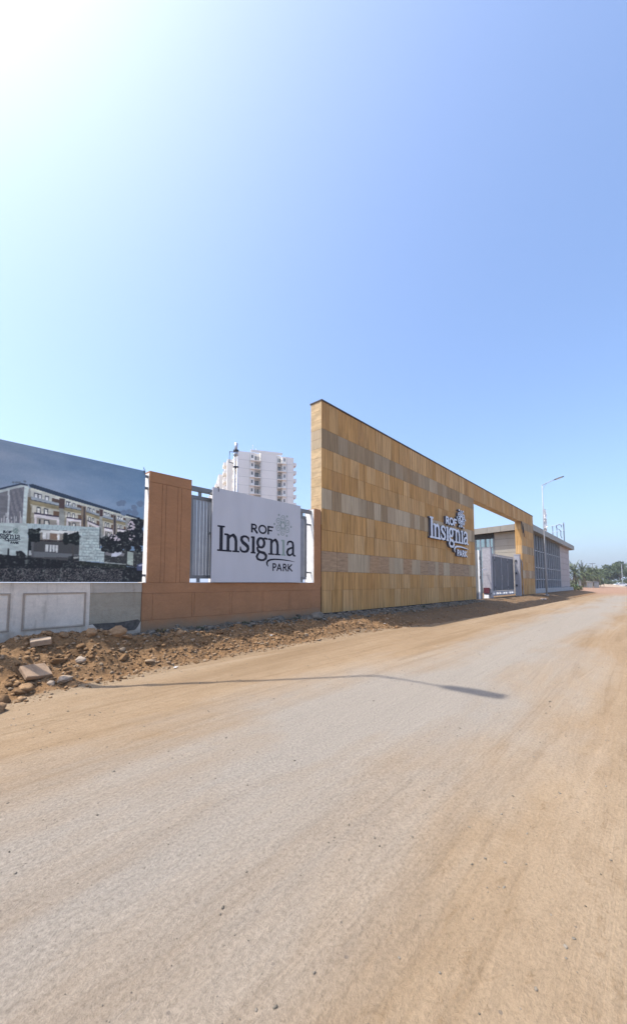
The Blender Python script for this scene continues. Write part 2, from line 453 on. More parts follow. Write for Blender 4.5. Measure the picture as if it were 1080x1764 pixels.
def geo(a, b, n): return a * (b/a) ** (np.arange(1, n+1) / n)
ug = np.concatenate([-14 - geo(1, 300, 16)[::-1], np.arange(-14, -9.3, .1), np.arange(-9.3, 3.5, .032), np.arange(3.5, 6, .07), 6 + np.cumsum(np.linspace(.08, .9, 110)), ])
ug = np.concatenate([ug, ug[-1] + geo(1.2, 3500, 42)])
yg = np.concatenate([-20 - geo(.6, 3500, 26)[::-1], np.arange(-20, -3.3, .28), np.arange(-3.3, -2.6, .05), np.arange(-2.6, .2, .028), np.array([.3, .6, 1, 2, 3, 4, 5, 6, 8, 10, 13]), 13 + geo(3, 3500, 26)])
U, Yy = np.meshgrid(ug, yg, indexing='ij')
Zg = ground_z(U, Yy)
near_sheet = {}
def sheet(name, mask):
    nu, ny = U.shape
    idx = np.arange(nu*ny).reshape(nu, ny)
    q = np.stack([idx[:-1, :-1], idx[1:, :-1], idx[1:, 1:], idx[:-1, 1:]], -1).reshape(-1, 4)[mask.ravel()]
    used = np.unique(q); remap = np.zeros(nu*ny, np.int64); remap[used] = np.arange(len(used))
    v = np.stack([U, Yy, Zg], -1).reshape(-1, 3)[used]
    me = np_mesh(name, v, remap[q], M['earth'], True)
    u_, y_ = v[:, 0], v[:, 1]
    ey = edge_y(u_) + fbm(u_*.9, y_*.3, 3, 5) * .5
    dug = sstep(ey - .12, ey + .22, y_) * sstep(66, 50, u_) * np.where(u_ > 3, .85, 1.0)
    mort = sstep(-.62, -.36, y_) * sstep(15.5, 13.5, u_) * sstep(-7.5, -5.8, u_)
    for an, arr in (('dug', dug), ('mortar', mort)):
        a = me.attributes.new(an, 'FLOAT', 'POINT'); a.data.foreach_set('value', arr.astype(np.float32))
    o = link(name, me); o['kind'] = 'structure'
    return o
cu = (U[:-1, :-1] + U[1:, 1:]) / 2; cy_ = (Yy[:-1, :-1] + Yy[1:, 1:]) / 2
rmask = (cy_ < -2.55) & (cy_ > -13.5) & (cu < 130) & (cu > -120)
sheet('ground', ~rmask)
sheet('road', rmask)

# ---------------------------------------------------------------- stone gate wall
WALL = thing('stone_gate_wall', 'tall golden sandstone clad entrance wall with grey stone bands and a gate opening', 'wall')
U1, U2, U3, HT, TH = 14.3, 25.55, 29.8, 7.15, .50
rowz = [0.0, .75, 1.37, 2.05, 2.75, 3.47, 4.16, 4.86, 5.53, 6.20, HT]
rowkind = ['t', 't', 'v', 't', 't', 'p', 't', 't', 'g', 't']
core = MB()
D = .045   # cladding depth
core.box(D, U1-D, D, TH-D, -.4, HT-.02)
core.box(U1-D, U2+D, D, TH-D, 6.2+D, HT-.02)
core.box(U2+D, U3-D, D, TH-D, -.4, HT-.02)
core.build('wall_core', M['joint'], WALL)
mb = MB(); mb.box(.01, U1 - .02, .02, .044, -.4, -.002); mb.build('foot_gap_shade', M['dark_joint'], WALL)  # solid near-black strip; the gap's shade is put into its colour
cop = MB(); cop.box(-.02, U3+.02, -.025, TH+.02, HT, HT+.045); cop.build('coping', M['coping'], WALL)

tile_meshes = {}
def tile_mesh(wd, ht, dp, mat):
    k = (round(wd, 3), round(ht, 3), round(dp, 3), mat)
    if k not in tile_meshes:
        mb = MB(); j = .003
        mb.cham(j, wd-j, 0, dp, j, ht-j, .003)
        tile_meshes[k] = mb.mesh('stone_tile', M[mat], fix=True)
    return tile_meshes[k]
rg = random.Random(21)
tiles = []      # (importance, mesh key, u, y, z, rotation)
def row_widths(total, kind):
    out = []; x = 0
    while x < total - 1e-6:
        wd = rg.choice([.40, .50, .55, .60, .66] if kind != 'g' else [.45, .55, .65])
        if kind == 'v': wd = rg.choice([.36, .40, .62, .8])
        if total - x - wd < .3: wd = total - x
        out.append((x, wd)); x += wd
    return out
def row_mat(kind):
    if kind == 't': return 'stone_tan'
    if kind == 'p': return rg.choice(['stone_pale', 'stone_pale', 'stone_grey'])
    if kind == 'v': return None
    return rg.choice(['stone_grey'] * 5 + ['stone_pale'])
for r_, kind in enumerate(rowkind):
    z0, z1 = rowz[r_], rowz[r_+1]
    spans = [(0, U1), (U2, U3)] if r_ < 9 else [(0, U3)]
    if r_ == 0: spans = [(0, U1 - .62), (U2, U3)]
    for a, b in spans:
        for x, wd in row_widths(b - a, kind):
            m = row_mat(kind) or ('stone_pale' if wd <= .40 or rg.random() < .12 else 'stone_vein')
            if kind == 'g' and m == 'stone_pale' and a + x < 5: m = 'stone_grey'
            off = rg.choice([0, 0, 0, .002, -.003, .005])
            tiles.append((a + x, wd, z1 - z0, D, m, a + x, off, z0, 0.0))
# blocks on the sunny end face (lying flat), and round the opening
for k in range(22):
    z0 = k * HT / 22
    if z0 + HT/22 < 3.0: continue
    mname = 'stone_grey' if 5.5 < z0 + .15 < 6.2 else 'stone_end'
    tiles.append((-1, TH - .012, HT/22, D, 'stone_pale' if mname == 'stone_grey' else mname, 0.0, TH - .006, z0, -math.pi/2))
for k in range(9):
    z0, z1 = rowz[k], rowz[k+1]
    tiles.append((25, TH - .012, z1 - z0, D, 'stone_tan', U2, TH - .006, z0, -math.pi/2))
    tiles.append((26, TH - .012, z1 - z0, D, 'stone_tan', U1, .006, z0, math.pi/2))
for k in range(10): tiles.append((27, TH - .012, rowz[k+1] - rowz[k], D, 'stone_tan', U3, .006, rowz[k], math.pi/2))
tiles.append((14, .62, .72, D, 'stone_tan', U1 - .62, 0, .0, 0.0))
tiles.sort(key=lambda t: t[0])
rest = MB(); rest_m = ['stone_tan', 'stone_grey', 'stone_pale', 'stone_vein', 'stone_end']
for i, (imp, wd, ht, dp, m, x, y, z, rz) in enumerate(tiles):
    if i < 296:
        o = link('stone_tile', tile_mesh(wd, ht, dp, m), WALL, (x, y, z)); o.rotation_euler.z = rz
    else:
        rest.cur = rest_m.index(m)
        n0 = len(rest.v); rest.cham(.003, wd-.003, 0, dp, .003, ht-.003, .003)
        c_, s_ = math.cos(rz), math.sin(rz)
        for k in range(n0, len(rest.v)):
            a, b, c = rest.v[k]; rest.v[k] = (x + a*c_ - b*s_, y + a*s_ + b*c_, z + c)
# slabs under the lintel and on the back
rest.cur = 4
x = U1 + .02
while x < U2 - .05:
    wd = min(.6, U2 - .02 - x); rest.box(x + .004, x + wd - .004, .01, TH - .01, 6.2 - .03, 6.2 + D - .004); x += .6
rest.cur = 0
rest.box(0.05, U1 - .05, TH - D, TH, -.3, HT - .01); rest.box(U1 - .05, U2 + .05, TH - D, TH, 6.2, HT - .01); rest.box(U2 + .05, U3 - .05, TH - D, TH, -.3, HT - .01)
ro = rest.build('stone_tile', [M[k] for k in rest_m], WALL); ro['kind'] = 'stuff'

# broken mortar ledge the cladding stands on, its gaps backed by the black painted strip
rgf = random.Random(5)
led = MB(); x = -.0
while x < 14.3:
    wd = rgf.uniform(.18, .7)
    if rgf.random() < .8:
        y0 = -rgf.uniform(.02, .16); z1 = -rgf.uniform(.02, .09)
        led.face([(x, .03, z1), (x, y0, z1 - .02), (x+wd*.5, y0 - .03, z1 - .03), (x+wd, y0 + .02, z1 - .01), (x+wd, .03, z1)])
        led.face([(x, y0, z1 - .02), (x, y0 - .02, -.3), (x+wd, y0 - .02, -.3), (x+wd, y0 + .02, z1 - .01), (x+wd*.5, y0 - .03, z1 - .03)])
    x += wd * rgf.uniform(.97, 1.1)
led.build('mortar_ledge', M['footing'], WALL)

# ---------------------------------------------------------------- terracotta boundary wall
TW = thing('terracotta_wall', 'terracotta plastered boundary wall with two columns carrying the white name board', 'wall')
def grooved(mb_list, cells, mat, parent, name, ydp=.014):
    for (x0, x1, z0, z1) in cells:
        mb = MB(); mb.cham(x0 + .003, x1 - .003, 0, ydp + .02, z0 + .003, z1 - .003, .003); mb.build(name, M[mat], parent)
b = MB(); b.box(-5.78, -.065, .014, .32, -.35, 1.0); b.build('parapet', M['groove'], TW)
sk = MB(); sk.box(-5.75, -.075, .06, .30, 1.0, 1.012); sk.build('sill_top', M['white_plaster'], TW)
us = [-5.78, -5.55, -4.62, -4.56, -3.56, -3.50, -2.52, -2.46, -1.48, -1.42, -.50, -.065]
cells = []
for i in range(len(us) - 1):
    a, c = us[i], us[i+1]
    if c - a < .1 or i in (0, len(us) - 2): cells.append((a, c, .2, .77))
    else: cells.append((a, c, .2, .77))
grooved(None, cells, 'terracotta', TW, 'plaster_panel')
for z0, z1 in ((-.30, .2), (.77, 1.0)): grooved(None, [(-5.78, -.065, z0, z1)], 'terracotta', TW, 'plaster_band')
# columns
cl = MB(); cl.box(-5.69, -4.69, .014, .42, 1.0, 3.42); 
lcol = cl.build('column', [M['groove']], TW)
cw = MB(); cw.box(-5.693, -5.688, .03, .40, 1.002, 3.40); cw.build('white_reveal', M['white_plaster'], lcol)
cw = MB(); cw.box(-4.692, -4.686, .03, .40, 1.002, 3.40); cw.build('white_reveal', M['white_plaster'], lcol)
cells = [(-5.69, -5.40, 1.0, 3.2), (-5.40, -5.31, 1.0, 3.2), (-5.31, -5.03, 1.0, 3.2), (-5.03, -4.94, 1.0, 3.2), (-4.94, -4.69, 1.0, 3.2), (-5.69, -4.69, 3.2, 3.42)]
grooved(None, cells, 'terracotta', lcol, 'plaster_panel')
cc = MB(); cc.box(-5.69, -4.69, .003, .42, 3.42, 3.44); cc.build('column_cap', M['terracotta'], lcol)
cr = MB(); cr.box(-.36, -.065, .0, .42, 1.0, 3.40); rcol = cr.build('column', [M['terracotta']], TW)
cw = MB(); cw.box(-.363, -.358, .03, .40, 1.002, 3.38); cw.build('white_reveal', M['white_plaster'], rcol)
cf = MB(); cf.box(-.065, -.012, .03, .30, .85, 3.38); cf.build('joint_filler', M['terracotta'], TW)
gp = MB(); gp.box(-.065, -.008, .10, .14, -.3, .85); gp.build('open_joint', M['dark_joint'], TW)
ft = MB(); x = -5.8
while x < -.1:
    wd = rgf.uniform(.25, .8); y0 = -rgf.uniform(.03, .16); z1 = -rgf.uniform(.0, .05)
    x2 = min(x+wd, -.02)
    ft.face([(x, .05, z1), (x, y0, z1 - .02), (x2, y0 + .03, z1 - .02), (x2, .05, z1)])
    ft.face([(x, y0, z1 - .02), (x, y0 - .03, -.4), (x2, y0, -.4), (x2, y0 + .03, z1 - .02)])
    x = x2 + rgf.uniform(0, .04)
ft.build('mortar_ledge', M['footing'], TW)

# ---------------------------------------------------------------- weathered white compound wall
CW = thing('compound_wall', 'weathered white compound wall with framed panels below the printed hoarding', 'wall')
b = MB(); b.box(-13.5, -6.76, .012, .3, -.4, 1.0); b.build('wall_body', M['old_plaster'], CW)
x1 = -6.85
while x1 > -13.2:
    x0 = x1 - .92; t = .022; mb = MB()
    for (a, c, z0, z1) in ((x0, x1, .80, .80 + t), (x0, x1, .20 - t, .20), (x0 - t, x0, .20 - t, .80 + t), (x1, x1 + t, .20 - t, .80 + t)):
        mb.box(a, c, -.006, .013, z0, z1)
    mb.build('panel_frame', M['moulding'], CW)
    mb = MB(); mb.cham(x0 + .012, x1 - .012, .004, .013, .212, .788, .003); mb.build('panel', M['old_plaster'], CW)
    x1 -= 1.13
b = MB(); b.box(-6.757, -5.785, .02, .3, -.4, .80); b.build('roughcast_patch', M['roughcast'], CW)
b = MB(); b.box(-6.757, -5.785, .010, .3, .803, 1.0); b.build('stained_top', M['stained_cap'], CW)
b = MB(); b.prism([(-6.76, .2), (-6.70, .21), (-6.2, .20), (-5.85, .235), (-5.80, .20), (-5.80, .1), (-5.88, .03), (-6.3, .0), (-6.42, .06), (-6.55, .04), (-6.66, .10)], .006, .03)
b.build('broken_plaster', M['broken'], CW)
b = MB(); b.prism([(-6.76, .192), (-6.70, .20), (-6.55, .03), (-6.42, .05), (-6.3, -.01), (-5.9, .02), (-5.84, .09), (-5.79, .19), (-5.787, -.35), (-6.76, -.35)], -.004, .018)
b.build('lower_plaster', M['old_plaster'], CW)

# ---------------------------------------------------------------- steel fence between the columns
FE = thing('steel_grille_fence', 'dark grey steel fence of upright bars standing on the terracotta parapet', 'fence')
mb = MB(); mb.box(-4.68, -.365, .12, .20, 3.23, 3.345); mb.build('top_rail', M['grey_metal'], FE)
for x in (-4.38, -2.6, -.78):
    mb = MB(); mb.box(x - .035, x + .035, .14, .19, 3.12, 3.23); mb.build('bracket', M['grey_metal'], FE)
    mb = MB(); mb.box(x - .035, x + .035, .14, .19, 1.0, 1.10); mb.build('bracket', M['grey_metal'], FE)
mb = MB(); mb.box(-4.64, -.60, .13, .19, 3.03, 3.12); mb.build('frame_rail', M['grey_metal'], FE)
mb = MB(); mb.box(-4.64, -.60, .13, .19, 1.10, 1.18); mb.build('frame_rail', M['grey_metal'], FE)
for x in (-4.64, -.66):
    mb = MB(); mb.box(x, x + .08, .132, .188, 1.18, 3.03); mb.build('frame_post', M['grey_metal'], FE)
for z in (1.3, 2.85):
    mb = MB(); mb.box(-.58, -.37, .14, .18, z, z + .05); mb.build('wall_bracket', M['grey_metal'], FE)
barm = MB(); barm.box(-.036, .036, -.016, .016, 1.18, 3.03); bar_me = barm.mesh('bar', M['bar_metal'])
x = -4.50
while x < -.70:
    o = link('bar', bar_me, FE, (x, .16, 0)); o.rotation_euler.z = R(-18); x += .092

# ---------------------------------------------------------------- lettering engine: shapes as distance fields, outlined by marching squares
class Glyph:
    def __init__(s): s.p = []
    def st(s, pts, wds):
        if not hasattr(wds, '__len__'): wds = [wds] * len(pts)
        for k in range(len(pts) - 1): s.p.append((pts[k], pts[k+1], wds[k]/2, wds[k+1]/2))
        return s
    def rc(s, x0, y0, x1, y1): s.p.append(('r', x0, y0, x1, y1)); return s
    def arc(s, cx, cy, rx, ry, a0, a1, w0, w1=None, n=18):
        w1 = w0 if w1 is None else w1
        pts = []; ws = []
        for k in range(n+1):
            t = k/n; a = R(a0 + (a1-a0)*t); pts.append((cx + rx*math.cos(a), cy + ry*math.sin(a))); ws.append(w0 + (w1-w0)*t)
        return s.st(pts, ws)
    def ring(s, cx, cy, rx, ry, wv, wh, n=28):
        """oval with thick sides (wv) and thin top and foot (wh)"""
        pts = []; ws = []
        for k in range(n+1):
            a = 2*math.pi*k/n; pts.append((cx + rx*math.cos(a), cy + ry*math.sin(a))); ws.append(wh + (wv-wh)*abs(math.cos(a)))
        return s.st(pts, ws)
    def spiral(s, cx, cy, r0, r1, a0, turns, w, n=26):
        pts = []
        for k in range(n+1):
            t = k/n; a = R(a0) + 2*math.pi*turns*t; r = r0 + (r1-r0)*t; pts.append((cx + r*math.cos(a), cy + r*math.sin(a)))
        return s.st(pts, w)
    def bounds(s):
        xs = []; ys = []
        for p in s.p:
            if p[0] == 'r': xs += [p[1], p[3]]; ys += [p[2], p[4]]
            else:
                for q in (p[0], p[1]): xs += [q[0]-p[2]-.02, q[0]+p[2]+.02]; ys += [q[1]-p[2]-.02, q[1]+p[2]+.02]
        return min(xs)-.03, min(ys)-.03, max(xs)+.03, max(ys)+.03
    def field(s, X, Y):
        d = np.full(X.shape, 9.0)
        for p in s.p:
            if p[0] == 'r':
                _, x0, y0, x1, y1 = p
                dx = np.abs(X - (x0+x1)/2) - (x1-x0)/2; dy = np.abs(Y - (y0+y1)/2) - (y1-y0)/2
                q = np.maximum(dx, dy)
            else:
                (ax, ay), (bx, by), ra, rb = p
                L = (bx-ax)**2 + (by-ay)**2 + 1e-12
                t = np.clip(((X-ax)*(bx-ax) + (Y-ay)*(by-ay)) / L, 0, 1)
                q = np.hypot(X-ax-t*(bx-ax), Y-ay-t*(by-ay)) - (ra + (rb-ra)*t)
            d = np.minimum(d, q)
        return d
    def mesh(s, name, mats, sx, sz, depth, step=.011, dil=0.0):
        x0, y0, x1, y1 = s.bounds()
        nx = int((x1-x0)/step) + 2; ny = int((y1-y0)/step) + 2
        gx = x0 + np.arange(nx)*step; gy = y0 + np.arange(ny)*step
        F = s.field(*np.meshgrid(gx, gy, indexing='ij')) - dil
        F = np.where(np.abs(F) < 1e-6, 1e-6, F)
        mb = MB(); ins = F < 0
        vid = {}
        def vert(key, x, y, d):
            k = (key, d)
            if k not in vid: vid[k] = len(mb.v); mb.v.append((x*sx, d, y*sz))
            return vid[k]
        for i in range(nx-1):
            j = 0
            while j < ny-1:
                c = (ins[i, j], ins[i+1, j], ins[i+1, j+1], ins[i, j+1])
                if not any(c): j += 1; continue
                cs = ((i, j), (i+1, j), (i+1, j+1), (i, j+1))
                if all(c):
                    mb.f.append(tuple(vert(q, gx[q[0]], gy[q[1]], -depth) for q in cs)); mb.m.append(0); j += 1; continue
                poly = []
                for k in range(4):
                    a, b_ = cs[k], cs[(k+1) % 4]
                    if ins[a]: poly.append((a, gx[a[0]], gy[a[1]], False))
                    if ins[a] != ins[b_]:
                        t = F[a] / (F[a] - F[b_]); key = (min(a, b_), max(a, b_))
                        poly.append((key, gx[a[0]] + t*(gx[b_[0]]-gx[a[0]]), gy[a[1]] + t*(gy[b_[1]]-gy[a[1]]), True))
                mb.f.append(tuple(vert(q[0], q[1], q[2], -depth) for q in poly)); mb.m.append(0)
                n = len(poly)
                for k in range(n):
                    p, q = poly[k], poly[(k+1) % n]
                    if p[3] and q[3] and not (len(poly) > 4 and False):
                        # a cut across the cell is an outline piece
                        mb.f.append((vert(p[0], p[1], p[2], -depth), vert(p[0], p[1], p[2], 0.0), vert(q[0], q[1], q[2], 0.0), vert(q[0], q[1], q[2], -depth))); mb.m.append(1)
                j += 1
        return mb.mesh(name, mats, fix=False)

def slab_n(g, x, w_, h=.465):
    """serif n: left stem, arch, right stem"""
    sw = .088; xl = x + .115; xr = x + w_ - .105
    g.rc(xl - sw/2, 0, xl + sw/2, h - .02); g.rc(x, h - .055, xl, h - .005)
    g.rc(x - .0, 0, xl + .115, .042)
    g.st([(xl + .02, h - .15), (xl + .07, h - .06), (xl + .15, h - .025), (xr - .09, h - .03), (xr - .03, h - .085), (xr - .012, h - .16)], [.03, .055, .072, .088, .092, .088])
    g.rc(xr - sw/2 - .006, 0, xr + sw/2 - .006, h - .155); g.rc(xr - .115, 0, xr + .105, .042)
    return g
def slab_i(g, x, w_, h=.465):
    c = x + w_*.52
    g.rc(c - .046, 0, c + .046, h); g.rc(x + .005, h - .05, c, h - .002); g.rc(x, 0, x + w_, .042); return g
LOGO = []
g = Glyph(); g.rc(.062, 0, .158, .645); g.rc(0, .603, .215, .645); g.rc(0, 0, .215, .042); LOGO.append(('letter', g, 'k'))
LOGO.append(('letter', slab_n(Glyph(), .20, .47), 'k'))
g = Glyph(); g.st([(.965, .315), (.955, .40), (.885, .437), (.80, .437), (.735, .395), (.730, .335), (.775, .275), (.86, .228), (.935, .175), (.950, .115), (.915, .052), (.835, .026), (.755, .035), (.705, .075), (.698, .15)],
                  [.03, .06, .056, .056, .08, .088, .094, .1, .094, .088, .074, .056, .056, .06, .03]); LOGO.append(('letter', g, 'k'))
LOGO.append(('letter', slab_i(Glyph(), 1.035, .17), 'k'))
g = Glyph(); g.ring(1.385, .310, .118, .128, .09, .058); g.st([(1.46, .42), (1.53, .445), (1.605, .435)], [.05, .06, .055])
g.st([(1.31, .21), (1.262, .155), (1.285, .085), (1.37, .055), (1.50, .035), (1.572, -.03), (1.565, -.105), (1.49, -.16), (1.38, -.168), (1.275, -.14), (1.245, -.075), (1.28, -.01), (1.33, .04)],
     [.05, .07, .075, .07, .085, .088, .08, .06, .056, .062, .078, .066, .05]); LOGO.append(('letter', g, 'k'))
LOGO.append(('letter', slab_n(Glyph(), 1.645, .465), 'k'))
LOGO.append(('letter', slab_i(Glyph(), 2.135, .18), 'g'))
g = Glyph(); g.st([(2.385, .335), (2.405, .405), (2.47, .437), (2.55, .437), (2.605, .40), (2.618, .33), (2.618, .09), (2.645, .03), (2.715, .018)], [.05, .056, .056, .06, .08, .088, .088, .062, .04])
g.st([(2.60, .262), (2.50, .235), (2.41, .19), (2.378, .115), (2.405, .045), (2.475, .022), (2.555, .05), (2.61, .12)], [.05, .058, .075, .088, .075, .056, .05, .045]); LOGO.append(('letter', g, 'k'))
lw = .06
g = Glyph(); g.rc(1.04, .565, 1.04 + lw, .81); g.st([(1.06, .787), (1.17, .787), (1.215, .755), (1.215, .71), (1.17, .675), (1.06, .675)], .046); g.st([(1.14, .675), (1.245, .575)], lw); LOGO.append(('letter', g, 'k'))
g = Glyph(); g.ring(1.44, .688, .125, .106, .052, .046); LOGO.append(('letter', g, 'k'))
g = Glyph(); g.rc(1.615, .565, 1.615 + lw, .81); g.rc(1.615, .764, 1.83, .81); g.rc(1.615, .662, 1.79, .706); LOGO.append(('letter', g, 'k'))
g = Glyph(); g.st([(1.655, -.335), (1.612, -.28), (1.605, -.225), (1.64, -.175), (1.73, -.14), (1.87, -.122), (2.05, -.118), (2.25, -.123), (2.5, -.14), (2.72, -.165)], [.012, .05, .062, .06, .05, .044, .040, .036, .024, .006]); LOGO.append(('swoosh', g, 'k'))
g = Glyph(); g.rc(1.815, -.455, 1.857, -.23); g.st([(1.83, -.249), (1.90, -.249), (1.938, -.28), (1.938, -.32), (1.90, -.35), (1.83, -.35)], .038); LOGO.append(('letter', g, 'k'))
g = Glyph(); g.st([(1.985, -.437), (2.068, -.25), (2.15, -.437)], .040); g.rc(2.01, -.40, 2.125, -.365); LOGO.append(('letter', g, 'k'))
g = Glyph(); g.rc(2.21, -.455, 2.252, -.23); g.st([(2.23, -.249), (2.30, -.249), (2.338, -.28), (2.338, -.31), (2.30, -.34), (2.23, -.34)], .038); g.st([(2.285, -.34), (2.36, -.437)], .042); LOGO.append(('letter', g, 'k'))
g = Glyph(); g.rc(2.405, -.455, 2.447, -.23); g.st([(2.56, -.249), (2.445, -.345), (2.575, -.437)], .042); LOGO.append(('letter', g, 'k'))
def emblem(wd):
    g = Glyph(); cx, cy = 2.20, .885
    for k in range(6):
        a = R(90 + 60*k); px, py = cx + .205*math.cos(a), cy + .21*math.sin(a)
        s_ = 90 + 60*k
        g.spiral(px, py, .112, .022, s_ + 150, 1.65, wd)
        b0 = R(90 + 60*k - 8)
        g.st([(px + .112*math.cos(R(s_+150)), py + .112*math.sin(R(s_+150))), (cx + .095*math.cos(a + R(38)), cy + .095*math.sin(a + R(38)))], wd)
        q = a + R(30)
        g.spiral(cx + .325*math.cos(q), cy + .33*math.sin(q), .032, .012, 60*k, 1.1, wd, 10)
        q2 = a + R(60)
        g.st([(cx + .085*math.cos(a + R(30)), cy + .085*math.sin(a + R(30))), (cx + .085*math.cos(q2 + R(30)), cy + .085*math.sin(q2 + R(30)))], wd)
    return g

# ---------------------------------------------------------------- white name board on the fence
NB = thing('name_board', 'large white board with the black printed logo on the fence between the terracotta columns', 'sign')
mb = MB(); mb.box(-4.17, -1.08, -.080, -.052, 1.012, 3.36); mb.build('sheet', M['flex'], NB)
mb = MB()
for z in (1.1, 2.2, 3.2): mb.box(-4.15, -1.10, -.050, .118, z, z + .05)
mb.build('frame', M['grey_metal'], NB)
mb = MB(); mb.box(-4.02, -4.0, -.085, -.04, 3.27, 3.40); mb.build('clip', M['clamp'], NB)
for nm, gl, k in LOGO:
    me = gl.mesh(nm, [M['ink'] if k == 'k' else M['ink_green']] * 2, 1, 1, .0025)
    link(nm, me, NB, (-4.02, -.0802, 1.785))
link('emblem', emblem(.015).mesh('emblem', [M['ink_line']] * 2, 1, 1, .0025, .006), NB, (-4.02, -.0802, 1.785))

# raised letters on the stone wall
WS = thing('raised_letter_sign', 'raised metal letters and flower emblem fixed on the sandstone wall beside the gate', 'sign')
for nm, gl, k in LOGO:
    me = gl.mesh(nm, [M['letter_face'], M['letter_side']], 1.845, 1.60, .13, .011, .006)
    link(nm, me, WS, (7.80, -.012, 3.19))
link('emblem', emblem(.032).mesh('emblem', [M['letter_face'], M['letter_side']], 1.845, 1.60, .13, .008), WS, (7.80, -.012, 3.19))

# ---------------------------------------------------------------- printed hoarding on the left
HB = thing('printed_hoarding', 'big printed hoarding showing a dusk view of white apartment blocks above the white wall', 'billboard')
bu0, bu1, bz0, bz1, bst = -9.7, -5.80, 1.012, 3.40, .008
nu_ = int((bu1-bu0)/bst); nz_ = int((bz1-bz0)/bst)
pu = bu0 + (np.arange(nu_+1))*(bu1-bu0)/nu_; pz = bz0 + np.arange(nz_+1)*(bz1-bz0)/nz_
PU, PZ = np.meshgrid(pu, pz, indexing='ij')
hh = (PZ - bz0)/(bz1-bz0)
pc = np.zeros(PU.shape + (3,))
t_ = np.clip((PU + 8.8)/3.0, 0, 1)[..., None]
skyA = np.array([112, 130, 148.]); skyB = np.array([92, 120, 146.])
pc[:] = skyA*(1-t_) + skyB*t_
cl_ = fbm(PU*1.2, PZ*3.5, 4, 3)[..., None]
pc += cl_ * np.array([38, 30, 22.])
pc -= (np.clip(hh - .75, 0, 1) * 40)[..., None]
HAZE_DENSITY = .0006
PRINT_GAIN = 2.0
